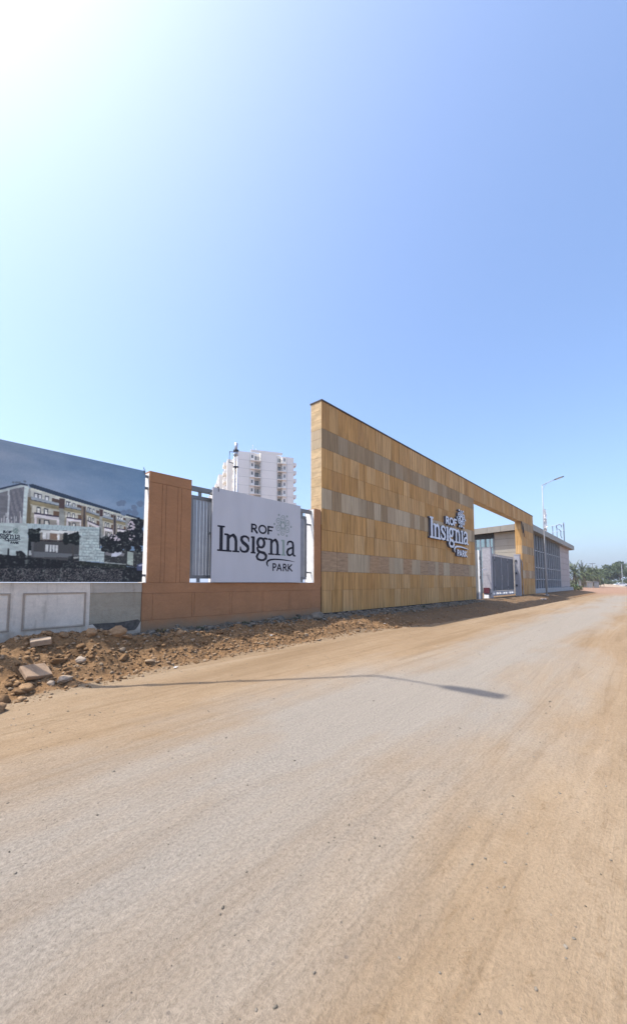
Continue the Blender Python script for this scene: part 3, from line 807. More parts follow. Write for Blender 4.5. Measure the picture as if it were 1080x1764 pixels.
PRINT_POLYS=[
 ((116,124,122),[(-7.825,2.653),(-5.905,2.35),(-5.887,1.776),(-6.644,1.72),(-6.657,2.076),(-7.807,2.008)]),
 ((140,154,156),[(-8.803,2.234),(-7.901,2.692),(-7.798,2.682),(-7.795,2.623),(-7.862,2.653),(-8.801,2.183)]),
 ((40,52,68),[(-8.805,2.265),(-7.902,2.715),(-7.818,2.709),(-7.817,2.68),(-7.901,2.687),(-8.803,2.228)]),
 ((40,54,70),[(-7.799,2.712),(-7.743,2.728),(-5.905,2.373),(-5.904,2.339),(-7.347,2.577),(-7.778,2.664)]),
 ((158,168,160),[(-7.773,2.665),(-7.347,2.577),(-5.904,2.339),(-5.903,2.305),(-7.324,2.536),(-7.776,2.607)]),
 ((92,98,104),[(-8.799,2.141),(-8.072,2.552),(-8.055,1.997),(-8.788,1.924)]),
 ((84,90,98),[(-8.052,2.57),(-7.863,2.657),(-7.861,2.013),(-8.041,1.998)]),
 ((112,116,120),[(-8.041,2.572),(-8.038,2.573),(-8.023,2.001),(-8.027,2.0)]),
 ((112,116,120),[(-8.027,2.579),(-8.024,2.579),(-8.009,2.002),(-8.013,2.002)]),
 ((112,116,120),[(-8.013,2.585),(-8.009,2.586),(-7.995,2.004),(-7.998,2.004)]),
 ((112,116,120),[(-7.999,2.592),(-7.995,2.593),(-7.981,2.006),(-7.984,2.005)]),
 ((112,116,120),[(-7.985,2.599),(-7.981,2.6),(-7.966,2.007),(-7.97,2.007)]),
 ((112,116,120),[(-7.971,2.606),(-7.967,2.607),(-7.952,2.009),(-7.956,2.009)]),
 ((112,116,120),[(-7.956,2.613),(-7.953,2.614),(-7.938,2.011),(-7.941,2.01)]),
 ((112,116,120),[(-7.942,2.62),(-7.938,2.621),(-7.923,2.013),(-7.927,2.012)]),
 ((112,116,120),[(-7.928,2.627),(-7.924,2.628),(-7.909,2.014),(-7.912,2.014)]),
 ((112,116,120),[(-7.913,2.634),(-7.91,2.635),(-7.894,2.016),(-7.898,2.016)]),
 ((112,116,120),[(-7.899,2.641),(-7.895,2.642),(-7.879,2.018),(-7.883,2.017)]),
 ((112,116,120),[(-7.884,2.648),(-7.881,2.649),(-7.865,2.019),(-7.868,2.019)]),
 ((150,162,166),[(-8.076,2.556),(-8.052,2.568),(-8.041,1.998),(-8.065,1.996)]),
 ((170,180,182),[(-8.146,2.09),(-8.139,2.09),(-8.135,1.987),(-8.142,1.986)]),
 ((170,180,182),[(-8.113,2.117),(-8.106,2.118),(-8.1,1.991),(-8.107,1.991)]),
 ((170,180,182),[(-8.085,2.168),(-8.078,2.169),(-8.071,1.995),(-8.078,1.994)]),
 ((170,180,182),[(-8.012,2.11),(-8.005,2.11),(-8.0,2.003),(-8.007,2.002)]),
 ((170,180,182),[(-7.977,2.137),(-7.97,2.138),(-7.964,2.008),(-7.972,2.007)]),
 ((170,180,182),[(-7.95,2.129),(-7.943,2.13),(-7.938,2.011),(-7.945,2.01)]),
 ((170,180,182),[(-7.9,2.229),(-7.892,2.23),(-7.883,2.017),(-7.89,2.016)]),
 ((170,180,182),[(-7.88,2.125),(-7.873,2.126),(-7.868,2.019),(-7.876,2.018)]),
 ((170,180,182),[(-8.23,2.137),(-8.224,2.138),(-8.216,1.978),(-8.223,1.977)]),
 ((170,180,182),[(-8.295,2.083),(-8.289,2.084),(-8.283,1.97),(-8.29,1.969)]),
 ((170,180,182),[(-8.364,2.14),(-8.357,2.141),(-8.349,1.962),(-8.356,1.961)]),
 ((152,170,172),[(-7.863,2.662),(-7.791,2.662),(-7.809,2.502),(-7.805,2.017),(-7.864,2.01)]),
 ((86,82,66),[(-7.809,2.49),(-7.714,2.494),(-7.704,2.024),(-7.806,2.022)]),
 ((118,120,108),[(-7.767,2.628),(-7.346,2.557),(-7.325,2.034),(-7.742,2.025)]),
 ((150,160,156),[(-7.767,2.628),(-7.346,2.557),(-7.34,2.4),(-7.759,2.447)]),
 ((38,46,54),[(-7.717,2.584),(-7.664,2.576),(-7.659,2.447),(-7.712,2.453)]),
 ((176,186,190),[(-7.708,2.565),(-7.671,2.56),(-7.667,2.448),(-7.704,2.452)]),
 ((38,46,54),[(-7.66,2.575),(-7.606,2.567),(-7.601,2.44),(-7.654,2.447)]),
 ((176,186,190),[(-7.651,2.556),(-7.614,2.551),(-7.609,2.441),(-7.646,2.446)]),
 ((38,46,54),[(-7.56,2.56),(-7.505,2.551),(-7.5,2.429),(-7.555,2.435)]),
 ((176,186,190),[(-7.551,2.541),(-7.513,2.536),(-7.508,2.43),(-7.546,2.434)]),
 ((70,62,58),[(-7.453,2.532),(-7.344,2.516),(-7.34,2.411),(-7.449,2.423)]),
 ((120,134,142),[(-7.762,2.507),(-7.342,2.453),(-7.34,2.408),(-7.76,2.456)]),
 ((50,58,70),[(-7.76,2.456),(-7.34,2.408),(-7.34,2.398),(-7.759,2.444)]),
 ((112,110,88),[(-7.779,2.446),(-7.34,2.398),(-7.337,2.332),(-7.776,2.37)]),
 ((140,144,132),[(-7.768,2.369),(-7.337,2.332),(-7.336,2.316),(-7.767,2.351)]),
 ((150,156,148),[(-7.735,2.348),(-7.336,2.316),(-7.332,2.212),(-7.73,2.228)]),
 ((40,46,52),[(-7.674,2.338),(-7.613,2.333),(-7.608,2.223),(-7.67,2.226)]),
 ((180,188,186),[(-7.661,2.319),(-7.625,2.316),(-7.621,2.224),(-7.658,2.225)]),
 ((40,46,52),[(-7.567,2.329),(-7.504,2.324),(-7.5,2.219),(-7.563,2.221)]),
 ((180,188,186),[(-7.554,2.311),(-7.516,2.309),(-7.512,2.219),(-7.55,2.221)]),
 ((84,70,58),[(-7.422,2.302),(-7.335,2.295),(-7.331,2.191),(-7.418,2.194)]),
 ((56,54,66),[(-7.702,2.233),(-7.332,2.217),(-7.331,2.191),(-7.701,2.204)]),
 ((172,176,180),[(-7.701,2.204),(-7.331,2.191),(-7.329,2.139),(-7.699,2.144)]),
 ((172,176,180),[(-7.699,2.144),(-7.666,2.144),(-7.661,2.015),(-7.693,2.014)]),
 ((172,176,180),[(-7.364,2.139),(-7.329,2.139),(-7.325,2.024),(-7.359,2.023)]),
 ((126,128,122),[(-7.666,2.144),(-7.364,2.139),(-7.359,2.023),(-7.661,2.015)]),
 ((40,46,50),[(-7.633,2.12),(-7.608,2.12),(-7.604,2.016),(-7.628,2.016)]),
 ((40,46,50),[(-7.559,2.12),(-7.475,2.119),(-7.471,2.02),(-7.554,2.018)]),
 ((168,176,172),[(-7.541,2.103),(-7.491,2.102),(-7.487,2.019),(-7.538,2.018)]),
 ((118,120,108),[(-7.261,2.547),(-6.986,2.503),(-6.969,2.054),(-7.241,2.039)]),
 ((150,160,156),[(-7.261,2.547),(-6.986,2.503),(-6.981,2.368),(-7.255,2.394)]),
 ((38,46,54),[(-7.228,2.512),(-7.193,2.506),(-7.189,2.398),(-7.224,2.401)]),
 ((176,186,190),[(-7.222,2.496),(-7.198,2.492),(-7.194,2.398),(-7.218,2.401)]),
 ((38,46,54),[(-7.19,2.506),(-7.155,2.501),(-7.151,2.394),(-7.186,2.397)]),
 ((176,186,190),[(-7.184,2.49),(-7.16,2.487),(-7.156,2.394),(-7.18,2.397)]),
 ((38,46,54),[(-7.125,2.496),(-7.089,2.491),(-7.085,2.387),(-7.12,2.391)]),
 ((176,186,190),[(-7.119,2.481),(-7.094,2.478),(-7.09,2.388),(-7.115,2.39)]),
 ((70,62,58),[(-7.055,2.477),(-6.985,2.467),(-6.981,2.377),(-7.051,2.384)]),
 ((120,134,142),[(-7.257,2.445),(-6.983,2.413),(-6.981,2.375),(-7.256,2.402)]),
 ((50,58,70),[(-7.256,2.402),(-6.981,2.375),(-6.981,2.366),(-7.255,2.392)]),
 ((112,110,88),[(-7.268,2.393),(-6.981,2.366),(-6.979,2.31),(-7.266,2.329)]),
 ((140,144,132),[(-7.261,2.329),(-6.979,2.31),(-6.978,2.296),(-7.26,2.313)]),
 ((150,156,148),[(-7.239,2.312),(-6.978,2.296),(-6.975,2.206),(-7.235,2.211)]),
 ((40,46,52),[(-7.198,2.305),(-7.158,2.302),(-7.154,2.21),(-7.195,2.21)]),
 ((180,188,186),[(-7.19,2.289),(-7.165,2.288),(-7.162,2.21),(-7.187,2.21)]),
 ((40,46,52),[(-7.128,2.3),(-7.087,2.298),(-7.083,2.208),(-7.124,2.209)]),
 ((180,188,186),[(-7.119,2.286),(-7.094,2.284),(-7.092,2.208),(-7.116,2.209)]),
 ((84,70,58),[(-7.034,2.281),(-6.978,2.278),(-6.974,2.189),(-7.03,2.189)]),
 ((56,54,66),[(-7.216,2.216),(-6.975,2.211),(-6.974,2.189),(-7.215,2.191)]),
 ((172,176,180),[(-7.215,2.191),(-6.974,2.189),(-6.973,2.144),(-7.213,2.141)]),
 ((172,176,180),[(-7.213,2.141),(-7.192,2.141),(-7.188,2.032),(-7.209,2.031)]),
 ((172,176,180),[(-6.995,2.143),(-6.973,2.144),(-6.969,2.045),(-6.991,2.044)]),
 ((126,128,122),[(-7.192,2.141),(-6.995,2.143),(-6.991,2.044),(-7.188,2.032)]),
 ((40,46,50),[(-7.17,2.122),(-7.154,2.122),(-7.15,2.034),(-7.166,2.033)]),
 ((40,46,50),[(-7.121,2.123),(-7.066,2.124),(-7.063,2.039),(-7.118,2.036)]),
 ((168,176,172),[(-7.11,2.108),(-7.077,2.109),(-7.074,2.039),(-7.107,2.037)]),
 ((118,120,108),[(-6.906,2.482),(-6.67,2.446),(-6.653,1.957),(-6.89,2.063)]),
 ((150,160,156),[(-6.906,2.482),(-6.67,2.446),(-6.665,2.299),(-6.901,2.356)]),
 ((38,46,54),[(-6.877,2.452),(-6.847,2.447),(-6.844,2.351),(-6.874,2.358)]),
 ((176,186,190),[(-6.872,2.438),(-6.851,2.434),(-6.848,2.352),(-6.869,2.357)]),
 ((38,46,54),[(-6.845,2.446),(-6.814,2.441),(-6.811,2.343),(-6.841,2.35)]),
 ((176,186,190),[(-6.84,2.432),(-6.819,2.429),(-6.815,2.344),(-6.837,2.349)]),
 ((38,46,54),[(-6.789,2.437),(-6.758,2.432),(-6.754,2.33),(-6.785,2.337)]),
 ((176,186,190),[(-6.783,2.422),(-6.762,2.419),(-6.759,2.331),(-6.78,2.336)]),
 ((70,62,58),[(-6.729,2.417),(-6.669,2.407),(-6.665,2.309),(-6.725,2.323)]),
 ((120,134,142),[(-6.903,2.398),(-6.667,2.348),(-6.665,2.307),(-6.901,2.362)]),
 ((50,58,70),[(-6.901,2.362),(-6.665,2.307),(-6.665,2.297),(-6.901,2.354)]),
 ((112,110,88),[(-6.913,2.357),(-6.665,2.297),(-6.663,2.236),(-6.911,2.305)]),
 ((140,144,132),[(-6.906,2.303),(-6.663,2.236),(-6.662,2.221),(-6.906,2.291)]),
 ((150,156,148),[(-6.887,2.285),(-6.662,2.221),(-6.659,2.123),(-6.884,2.201)]),
 ((40,46,52),[(-6.852,2.271),(-6.817,2.261),(-6.814,2.177),(-6.849,2.189)]),
 ((180,188,186),[(-6.845,2.256),(-6.824,2.25),(-6.821,2.179),(-6.842,2.187)]),
 ((40,46,52),[(-6.791,2.253),(-6.756,2.243),(-6.752,2.155),(-6.788,2.168)]),
 ((180,188,186),[(-6.784,2.238),(-6.762,2.231),(-6.76,2.158),(-6.781,2.165)]),
 ((84,70,58),[(-6.71,2.216),(-6.662,2.201),(-6.658,2.103),(-6.706,2.121)]),
 ((56,54,66),[(-6.868,2.2),(-6.659,2.128),(-6.658,2.103),(-6.867,2.178)]),
 ((172,176,180),[(-6.867,2.178),(-6.658,2.103),(-6.656,2.055),(-6.866,2.136)]),
 ((172,176,180),[(-6.866,2.136),(-6.847,2.129),(-6.843,2.034),(-6.862,2.042)]),
 ((172,176,180),[(-6.676,2.062),(-6.656,2.055),(-6.652,1.947),(-6.672,1.956)]),
 ((126,128,122),[(-6.847,2.129),(-6.676,2.062),(-6.672,1.956),(-6.843,2.034)]),
 ((40,46,50),[(-6.827,2.104),(-6.813,2.098),(-6.81,2.019),(-6.825,2.025)]),
 ((40,46,50),[(-6.785,2.087),(-6.737,2.068),(-6.734,1.984),(-6.782,2.006)]),
 ((168,176,172),[(-6.775,2.069),(-6.747,2.058),(-6.744,1.989),(-6.773,2.002)]),
 ((118,120,108),[(-6.61,2.436),(-6.418,2.402),(-6.401,1.914),(-6.592,1.936)]),
 ((150,160,156),[(-6.61,2.436),(-6.418,2.402),(-6.413,2.255),(-6.604,2.286)]),
 ((38,46,54),[(-6.586,2.402),(-6.561,2.398),(-6.557,2.288),(-6.582,2.292)]),
 ((176,186,190),[(-6.582,2.387),(-6.565,2.384),(-6.561,2.289),(-6.578,2.292)]),
 ((38,46,54),[(-6.559,2.398),(-6.535,2.393),(-6.531,2.284),(-6.555,2.288)]),
 ((176,186,190),[(-6.555,2.382),(-6.538,2.379),(-6.535,2.285),(-6.552,2.287)]),
 ((38,46,54),[(-6.514,2.39),(-6.489,2.385),(-6.485,2.277),(-6.51,2.281)]),
 ((176,186,190),[(-6.509,2.374),(-6.492,2.371),(-6.489,2.277),(-6.506,2.28)]),
 ((70,62,58),[(-6.465,2.371),(-6.416,2.363),(-6.413,2.265),(-6.462,2.273)]),
 ((120,134,142),[(-6.606,2.336),(-6.414,2.304),(-6.413,2.262),(-6.605,2.294)]),
 ((50,58,70),[(-6.605,2.294),(-6.413,2.262),(-6.413,2.253),(-6.604,2.284)]),
 ((112,110,88),[(-6.614,2.285),(-6.413,2.253),(-6.411,2.192),(-6.611,2.223)]),
 ((140,144,132),[(-6.608,2.222),(-6.411,2.192),(-6.41,2.177),(-6.607,2.207)]),
 ((150,156,148),[(-6.592,2.205),(-6.41,2.177),(-6.407,2.079),(-6.588,2.105)]),
 ((40,46,52),[(-6.564,2.195),(-6.535,2.191),(-6.532,2.097),(-6.56,2.101)]),
 ((180,188,186),[(-6.557,2.18),(-6.54,2.177),(-6.537,2.098),(-6.554,2.1)]),
 ((40,46,52),[(-6.514,2.188),(-6.485,2.183),(-6.482,2.09),(-6.511,2.094)]),
 ((180,188,186),[(-6.508,2.172),(-6.491,2.17),(-6.488,2.091),(-6.505,2.093)]),
 ((84,70,58),[(-6.448,2.163),(-6.409,2.157),(-6.406,2.06),(-6.445,2.065)]),
 ((56,54,66),[(-6.575,2.108),(-6.407,2.084),(-6.406,2.06),(-6.575,2.083)]),
 ((172,176,180),[(-6.575,2.083),(-6.406,2.06),(-6.404,2.011),(-6.573,2.033)]),
 ((172,176,180),[(-6.573,2.033),(-6.558,2.031),(-6.554,1.922),(-6.569,1.924)]),
 ((172,176,180),[(-6.42,2.013),(-6.404,2.011),(-6.401,1.904),(-6.416,1.906)]),
 ((126,128,122),[(-6.558,2.031),(-6.42,2.013),(-6.416,1.906),(-6.554,1.922)]),
 ((40,46,50),[(-6.542,2.009),(-6.53,2.008),(-6.527,1.919),(-6.539,1.92)]),
 ((40,46,50),[(-6.508,2.005),(-6.469,2.0),(-6.466,1.912),(-6.505,1.916)]),
 ((168,176,172),[(-6.5,1.989),(-6.477,1.986),(-6.474,1.913),(-6.497,1.915)]),
 ((118,120,108),[(-6.356,2.383),(-6.176,2.357),(-6.163,1.949),(-6.342,1.96)]),
 ((150,160,156),[(-6.356,2.383),(-6.176,2.357),(-6.172,2.235),(-6.352,2.256)]),
 ((38,46,54),[(-6.334,2.355),(-6.311,2.351),(-6.308,2.259),(-6.331,2.262)]),
 ((176,186,190),[(-6.33,2.341),(-6.314,2.339),(-6.311,2.259),(-6.327,2.261)]),
 ((38,46,54),[(-6.309,2.351),(-6.286,2.348),(-6.283,2.256),(-6.306,2.259)]),
 ((176,186,190),[(-6.305,2.338),(-6.289,2.336),(-6.286,2.256),(-6.302,2.258)]),
 ((38,46,54),[(-6.266,2.345),(-6.243,2.342),(-6.24,2.251),(-6.263,2.254)]),
 ((176,186,190),[(-6.262,2.332),(-6.246,2.33),(-6.243,2.251),(-6.259,2.253)]),
 ((70,62,58),[(-6.221,2.331),(-6.175,2.325),(-6.172,2.243),(-6.218,2.248)]),
 ((120,134,142),[(-6.353,2.298),(-6.173,2.276),(-6.172,2.241),(-6.352,2.262)]),
 ((50,58,70),[(-6.352,2.262),(-6.172,2.241),(-6.172,2.233),(-6.352,2.254)]),
 ((112,110,88),[(-6.361,2.255),(-6.172,2.233),(-6.17,2.182),(-6.359,2.202)]),
 ((140,144,132),[(-6.355,2.201),(-6.17,2.182),(-6.17,2.169),(-6.355,2.189)]),
 ((150,156,148),[(-6.341,2.187),(-6.17,2.169),(-6.167,2.088),(-6.338,2.103)]),
 ((40,46,52),[(-6.314,2.18),(-6.287,2.177),(-6.285,2.098),(-6.311,2.101)]),
 ((180,188,186),[(-6.308,2.167),(-6.292,2.166),(-6.29,2.099),(-6.306,2.1)]),
 ((40,46,52),[(-6.268,2.175),(-6.241,2.173),(-6.238,2.094),(-6.265,2.096)]),
 ((180,188,186),[(-6.262,2.162),(-6.246,2.161),(-6.243,2.095),(-6.26,2.096)]),
 ((84,70,58),[(-6.206,2.157),(-6.169,2.153),(-6.167,2.072),(-6.203,2.075)]),
 ((56,54,66),[(-6.326,2.106),(-6.167,2.092),(-6.167,2.072),(-6.325,2.085)]),
 ((172,176,180),[(-6.325,2.085),(-6.167,2.072),(-6.165,2.031),(-6.323,2.043)]),
 ((172,176,180),[(-6.323,2.043),(-6.309,2.042),(-6.306,1.95),(-6.32,1.95)]),
 ((172,176,180),[(-6.18,2.032),(-6.165,2.031),(-6.162,1.941),(-6.177,1.942)]),
 ((126,128,122),[(-6.309,2.042),(-6.18,2.032),(-6.177,1.942),(-6.306,1.95)]),
 ((40,46,50),[(-6.294,2.024),(-6.284,2.023),(-6.281,1.948),(-6.292,1.949)]),
 ((40,46,50),[(-6.262,2.022),(-6.226,2.019),(-6.224,1.945),(-6.26,1.947)]),
 ((168,176,172),[(-6.255,2.009),(-6.233,2.007),(-6.231,1.945),(-6.253,1.947)]),
 ((66,58,58),[(-7.345,2.545),(-7.257,2.543),(-7.254,2.36),(-7.342,2.359)]),
 ((104,96,84),[(-6.982,2.459),(-6.9,2.456),(-6.89,2.063),(-6.972,2.059)]),
 ((52,52,56),[(-6.946,2.444),(-6.918,2.443),(-6.909,2.066),(-6.936,2.063)]),
 ((60,50,52),[(-6.666,2.447),(-6.602,2.438),(-6.603,2.309),(-6.66,2.301)]),
 ((98,92,84),[(-6.416,2.361),(-6.355,2.353),(-6.346,1.932),(-6.406,1.927)]),
 ((46,48,54),[(-6.396,2.353),(-6.37,2.351),(-6.361,1.931),(-6.386,1.929)]),
 ((26,30,34),[(-8.771,1.563),(-7.756,1.475),(-6.979,1.416),(-5.76,1.298),(-5.75,0.985),(-8.743,0.99)]),
 ((42,46,48),[(-6.63,1.655),(-5.771,1.669),(-5.76,1.298),(-6.621,1.405)]),
 ((96,100,104),[(-6.544,1.621),(-6.164,1.603),(-6.188,1.533),(-6.529,1.542)]),
 ((150,160,170),[(-6.419,1.575),(-6.321,1.64),(-6.231,1.641),(-6.229,1.586),(-6.317,1.526),(-6.417,1.516)]),
 ((58,62,64),[(-7.772,1.946),(-6.978,1.981),(-6.973,1.391),(-7.764,1.442)]),
 ((166,176,176),[(-7.661,1.929),(-6.977,1.971),(-6.984,1.899),(-7.601,1.876)]),
 ((112,114,108),[(-7.601,1.888),(-7.236,1.895),(-7.231,1.776),(-7.596,1.76)]),
 ((180,190,192),[(-7.566,1.887),(-7.512,1.887),(-7.508,1.777),(-7.561,1.772)]),
 ((168,176,178),[(-7.503,1.888),(-7.462,1.887),(-7.462,1.781),(-7.498,1.778)]),
 ((184,192,192),[(-7.348,1.884),(-7.307,1.883),(-7.307,1.779),(-7.344,1.781)]),
 ((104,92,80),[(-7.458,1.888),(-7.352,1.888),(-7.348,1.781),(-7.454,1.777)]),
 ((40,36,38),[(-7.654,1.755),(-7.188,1.77),(-7.187,1.75),(-7.653,1.731)]),
 ((160,170,172),[(-7.514,1.685),(-7.324,1.685),(-7.322,1.547),(-7.517,1.555)]),
 ((44,50,54),[(-7.47,1.688),(-7.458,1.687),(-7.454,1.54),(-7.466,1.544)]),
 ((44,50,54),[(-7.424,1.692),(-7.412,1.69),(-7.408,1.542),(-7.42,1.546)]),
 ((44,50,54),[(-7.377,1.695),(-7.365,1.694),(-7.361,1.545),(-7.374,1.549)]),
 ((84,92,96),[(-7.703,1.548),(-6.983,1.53),(-6.981,1.477),(-7.698,1.445)]),
 ((20,26,30),[(-7.769,1.946),(-7.691,1.945),(-7.6,1.864),(-7.623,1.719),(-7.759,1.713)]),
 ((22,28,32),[(-7.774,1.711),(-7.725,1.711),(-7.714,1.454),(-7.766,1.451)]),
 ((74,80,84),[(-7.725,1.711),(-7.687,1.714),(-7.679,1.446),(-7.714,1.449)]),
 ((26,32,34),[(-7.234,1.85),(-7.065,1.947),(-6.975,1.9),(-6.976,1.696),(-7.23,1.751)]),
 ((60,62,62),[(-7.11,1.686),(-7.077,1.688),(-7.069,1.487),(-7.102,1.486)]),
 ((140,157,158),[(-8.789,1.938),(-7.776,2.03),(-7.762,1.442),(-8.769,1.522)]),
 ((140,160,164),[(-7.789,2.028),(-6.638,2.08),(-6.635,1.985),(-7.785,1.935)]),
 ((140,157,158),[(-6.996,2.0),(-6.638,2.075),(-6.638,1.673),(-6.551,1.663),(-6.546,1.403),(-6.983,1.411)]),
 ((136,152,146),[(-6.118,1.648),(-6.0,1.627),(-5.996,1.353),(-6.12,1.376)]),
 ((92,110,112),[(-6.994,2.01),(-6.651,2.037),(-6.651,2.03),(-6.994,2.004)]),
 ((98,116,118),[(-6.97,2.003),(-6.964,2.003),(-6.962,1.947),(-6.967,1.947)]),
 ((98,116,118),[(-6.907,2.01),(-6.901,2.01),(-6.899,1.953),(-6.904,1.953)]),
 ((98,116,118),[(-6.852,2.015),(-6.846,2.016),(-6.844,1.959),(-6.85,1.958)]),
 ((98,116,118),[(-6.778,2.023),(-6.772,2.024),(-6.77,1.966),(-6.776,1.966)]),
 ((98,116,118),[(-6.712,2.03),(-6.707,2.031),(-6.705,1.973),(-6.71,1.972)]),
 ((92,110,112),[(-6.992,1.954),(-6.649,1.979),(-6.648,1.972),(-6.992,1.948)]),
 ((98,116,118),[(-6.943,1.949),(-6.937,1.95),(-6.935,1.893),(-6.941,1.893)]),
 ((98,116,118),[(-6.882,1.955),(-6.876,1.956),(-6.874,1.899),(-6.88,1.899)]),
 ((98,116,118),[(-6.822,1.961),(-6.817,1.962),(-6.815,1.905),(-6.82,1.904)]),
 ((98,116,118),[(-6.746,1.969),(-6.74,1.969),(-6.738,1.912),(-6.744,1.911)]),
 ((98,116,118),[(-6.677,1.976),(-6.672,1.976),(-6.669,1.918),(-6.675,1.918)]),
 ((92,110,112),[(-6.99,1.898),(-6.647,1.921),(-6.646,1.914),(-6.99,1.892)]),
 ((98,116,118),[(-6.972,1.89),(-6.967,1.89),(-6.965,1.834),(-6.97,1.834)]),
 ((98,116,118),[(-6.905,1.896),(-6.899,1.897),(-6.897,1.84),(-6.902,1.84)]),
 ((98,116,118),[(-6.832,1.903),(-6.826,1.904),(-6.824,1.847),(-6.83,1.846)]),
 ((98,116,118),[(-6.769,1.909),(-6.764,1.909),(-6.761,1.852),(-6.767,1.852)]),
 ((98,116,118),[(-6.713,1.914),(-6.707,1.915),(-6.705,1.857),(-6.711,1.857)]),
 ((92,110,112),[(-6.988,1.842),(-6.645,1.863),(-6.644,1.856),(-6.988,1.836)]),
 ((98,116,118),[(-6.936,1.837),(-6.931,1.837),(-6.929,1.781),(-6.934,1.781)]),
 ((98,116,118),[(-6.878,1.842),(-6.872,1.842),(-6.87,1.786),(-6.875,1.785)]),
 ((98,116,118),[(-6.809,1.848),(-6.803,1.849),(-6.801,1.791),(-6.807,1.791)]),
 ((98,116,118),[(-6.748,1.853),(-6.743,1.854),(-6.741,1.796),(-6.746,1.796)]),
 ((98,116,118),[(-6.692,1.858),(-6.686,1.859),(-6.684,1.801),(-6.69,1.801)]),
 ((92,110,112),[(-6.986,1.786),(-6.642,1.805),(-6.642,1.798),(-6.986,1.78)]),
 ((98,116,118),[(-6.959,1.779),(-6.953,1.779),(-6.951,1.723),(-6.957,1.722)]),
 ((98,116,118),[(-6.898,1.784),(-6.893,1.784),(-6.891,1.728),(-6.896,1.727)]),
 ((98,116,118),[(-6.839,1.788),(-6.833,1.789),(-6.831,1.732),(-6.837,1.732)]),
 ((98,116,118),[(-6.779,1.793),(-6.773,1.794),(-6.771,1.737),(-6.777,1.736)]),
 ((98,116,118),[(-6.711,1.799),(-6.706,1.799),(-6.703,1.742),(-6.709,1.741)]),
 ((92,110,112),[(-6.984,1.731),(-6.64,1.747),(-6.64,1.74),(-6.984,1.724)]),
 ((98,116,118),[(-6.914,1.726),(-6.909,1.726),(-6.907,1.67),(-6.912,1.669)]),
 ((98,116,118),[(-6.864,1.73),(-6.859,1.73),(-6.857,1.673),(-6.862,1.673)]),
 ((98,116,118),[(-6.812,1.734),(-6.806,1.734),(-6.804,1.677),(-6.809,1.677)]),
 ((98,116,118),[(-6.73,1.74),(-6.725,1.74),(-6.722,1.683),(-6.728,1.682)]),
 ((98,116,118),[(-6.676,1.744),(-6.67,1.744),(-6.668,1.687),(-6.674,1.686)]),
 ((92,110,112),[(-6.982,1.675),(-6.638,1.689),(-6.638,1.682),(-6.981,1.669)]),
 ((98,116,118),[(-6.95,1.667),(-6.945,1.667),(-6.943,1.611),(-6.948,1.611)]),
 ((98,116,118),[(-6.885,1.671),(-6.879,1.672),(-6.877,1.615),(-6.883,1.615)]),
 ((98,116,118),[(-6.835,1.675),(-6.829,1.675),(-6.827,1.619),(-6.833,1.618)]),
 ((98,116,118),[(-6.775,1.679),(-6.769,1.68),(-6.767,1.622),(-6.773,1.622)]),
 ((98,116,118),[(-6.709,1.684),(-6.704,1.684),(-6.702,1.627),(-6.707,1.626)]),
 ((92,110,112),[(-6.98,1.619),(-6.554,1.636),(-6.554,1.63),(-6.979,1.613)]),
 ((98,116,118),[(-6.923,1.612),(-6.918,1.613),(-6.916,1.557),(-6.921,1.556)]),
 ((98,116,118),[(-6.869,1.616),(-6.864,1.616),(-6.862,1.56),(-6.867,1.559)]),
 ((98,116,118),[(-6.791,1.621),(-6.786,1.621),(-6.784,1.564),(-6.789,1.564)]),
 ((98,116,118),[(-6.738,1.624),(-6.732,1.625),(-6.73,1.567),(-6.736,1.567)]),
 ((98,116,118),[(-6.684,1.628),(-6.678,1.628),(-6.676,1.571),(-6.682,1.57)]),
 ((98,116,118),[(-6.61,1.633),(-6.604,1.633),(-6.602,1.575),(-6.608,1.575)]),
 ((92,110,112),[(-6.977,1.563),(-6.552,1.578),(-6.552,1.571),(-6.977,1.557)]),
 ((98,116,118),[(-6.939,1.555),(-6.934,1.556),(-6.932,1.5),(-6.937,1.499)]),
 ((98,116,118),[(-6.89,1.558),(-6.884,1.558),(-6.882,1.502),(-6.888,1.502)]),
 ((98,116,118),[(-6.819,1.562),(-6.813,1.563),(-6.811,1.506),(-6.817,1.506)]),
 ((98,116,118),[(-6.768,1.565),(-6.763,1.566),(-6.761,1.509),(-6.766,1.508)]),
 ((98,116,118),[(-6.698,1.569),(-6.692,1.57),(-6.69,1.512),(-6.696,1.512)]),
 ((98,116,118),[(-6.634,1.573),(-6.628,1.573),(-6.626,1.516),(-6.632,1.515)]),
 ((92,110,112),[(-6.975,1.502),(-6.55,1.514),(-6.55,1.508),(-6.975,1.496)]),
 ((98,116,118),[(-6.908,1.496),(-6.902,1.496),(-6.9,1.44),(-6.906,1.44)]),
 ((98,116,118),[(-6.858,1.498),(-6.852,1.499),(-6.85,1.442),(-6.856,1.442)]),
 ((98,116,118),[(-6.791,1.502),(-6.786,1.502),(-6.784,1.445),(-6.789,1.445)]),
 ((98,116,118),[(-6.726,1.505),(-6.721,1.505),(-6.719,1.448),(-6.724,1.448)]),
 ((98,116,118),[(-6.675,1.508),(-6.669,1.508),(-6.667,1.451),(-6.673,1.45)]),
 ((98,116,118),[(-6.608,1.511),(-6.602,1.512),(-6.6,1.454),(-6.606,1.453)]),
 ((92,110,112),[(-6.973,1.452),(-6.548,1.461),(-6.548,1.455),(-6.973,1.446)]),
 ((98,116,118),[(-6.946,1.443),(-6.941,1.443),(-6.939,1.387),(-6.944,1.387)]),
 ((98,116,118),[(-6.885,1.446),(-6.88,1.446),(-6.878,1.39),(-6.883,1.389)]),
 ((98,116,118),[(-6.833,1.448),(-6.828,1.448),(-6.826,1.392),(-6.831,1.392)]),
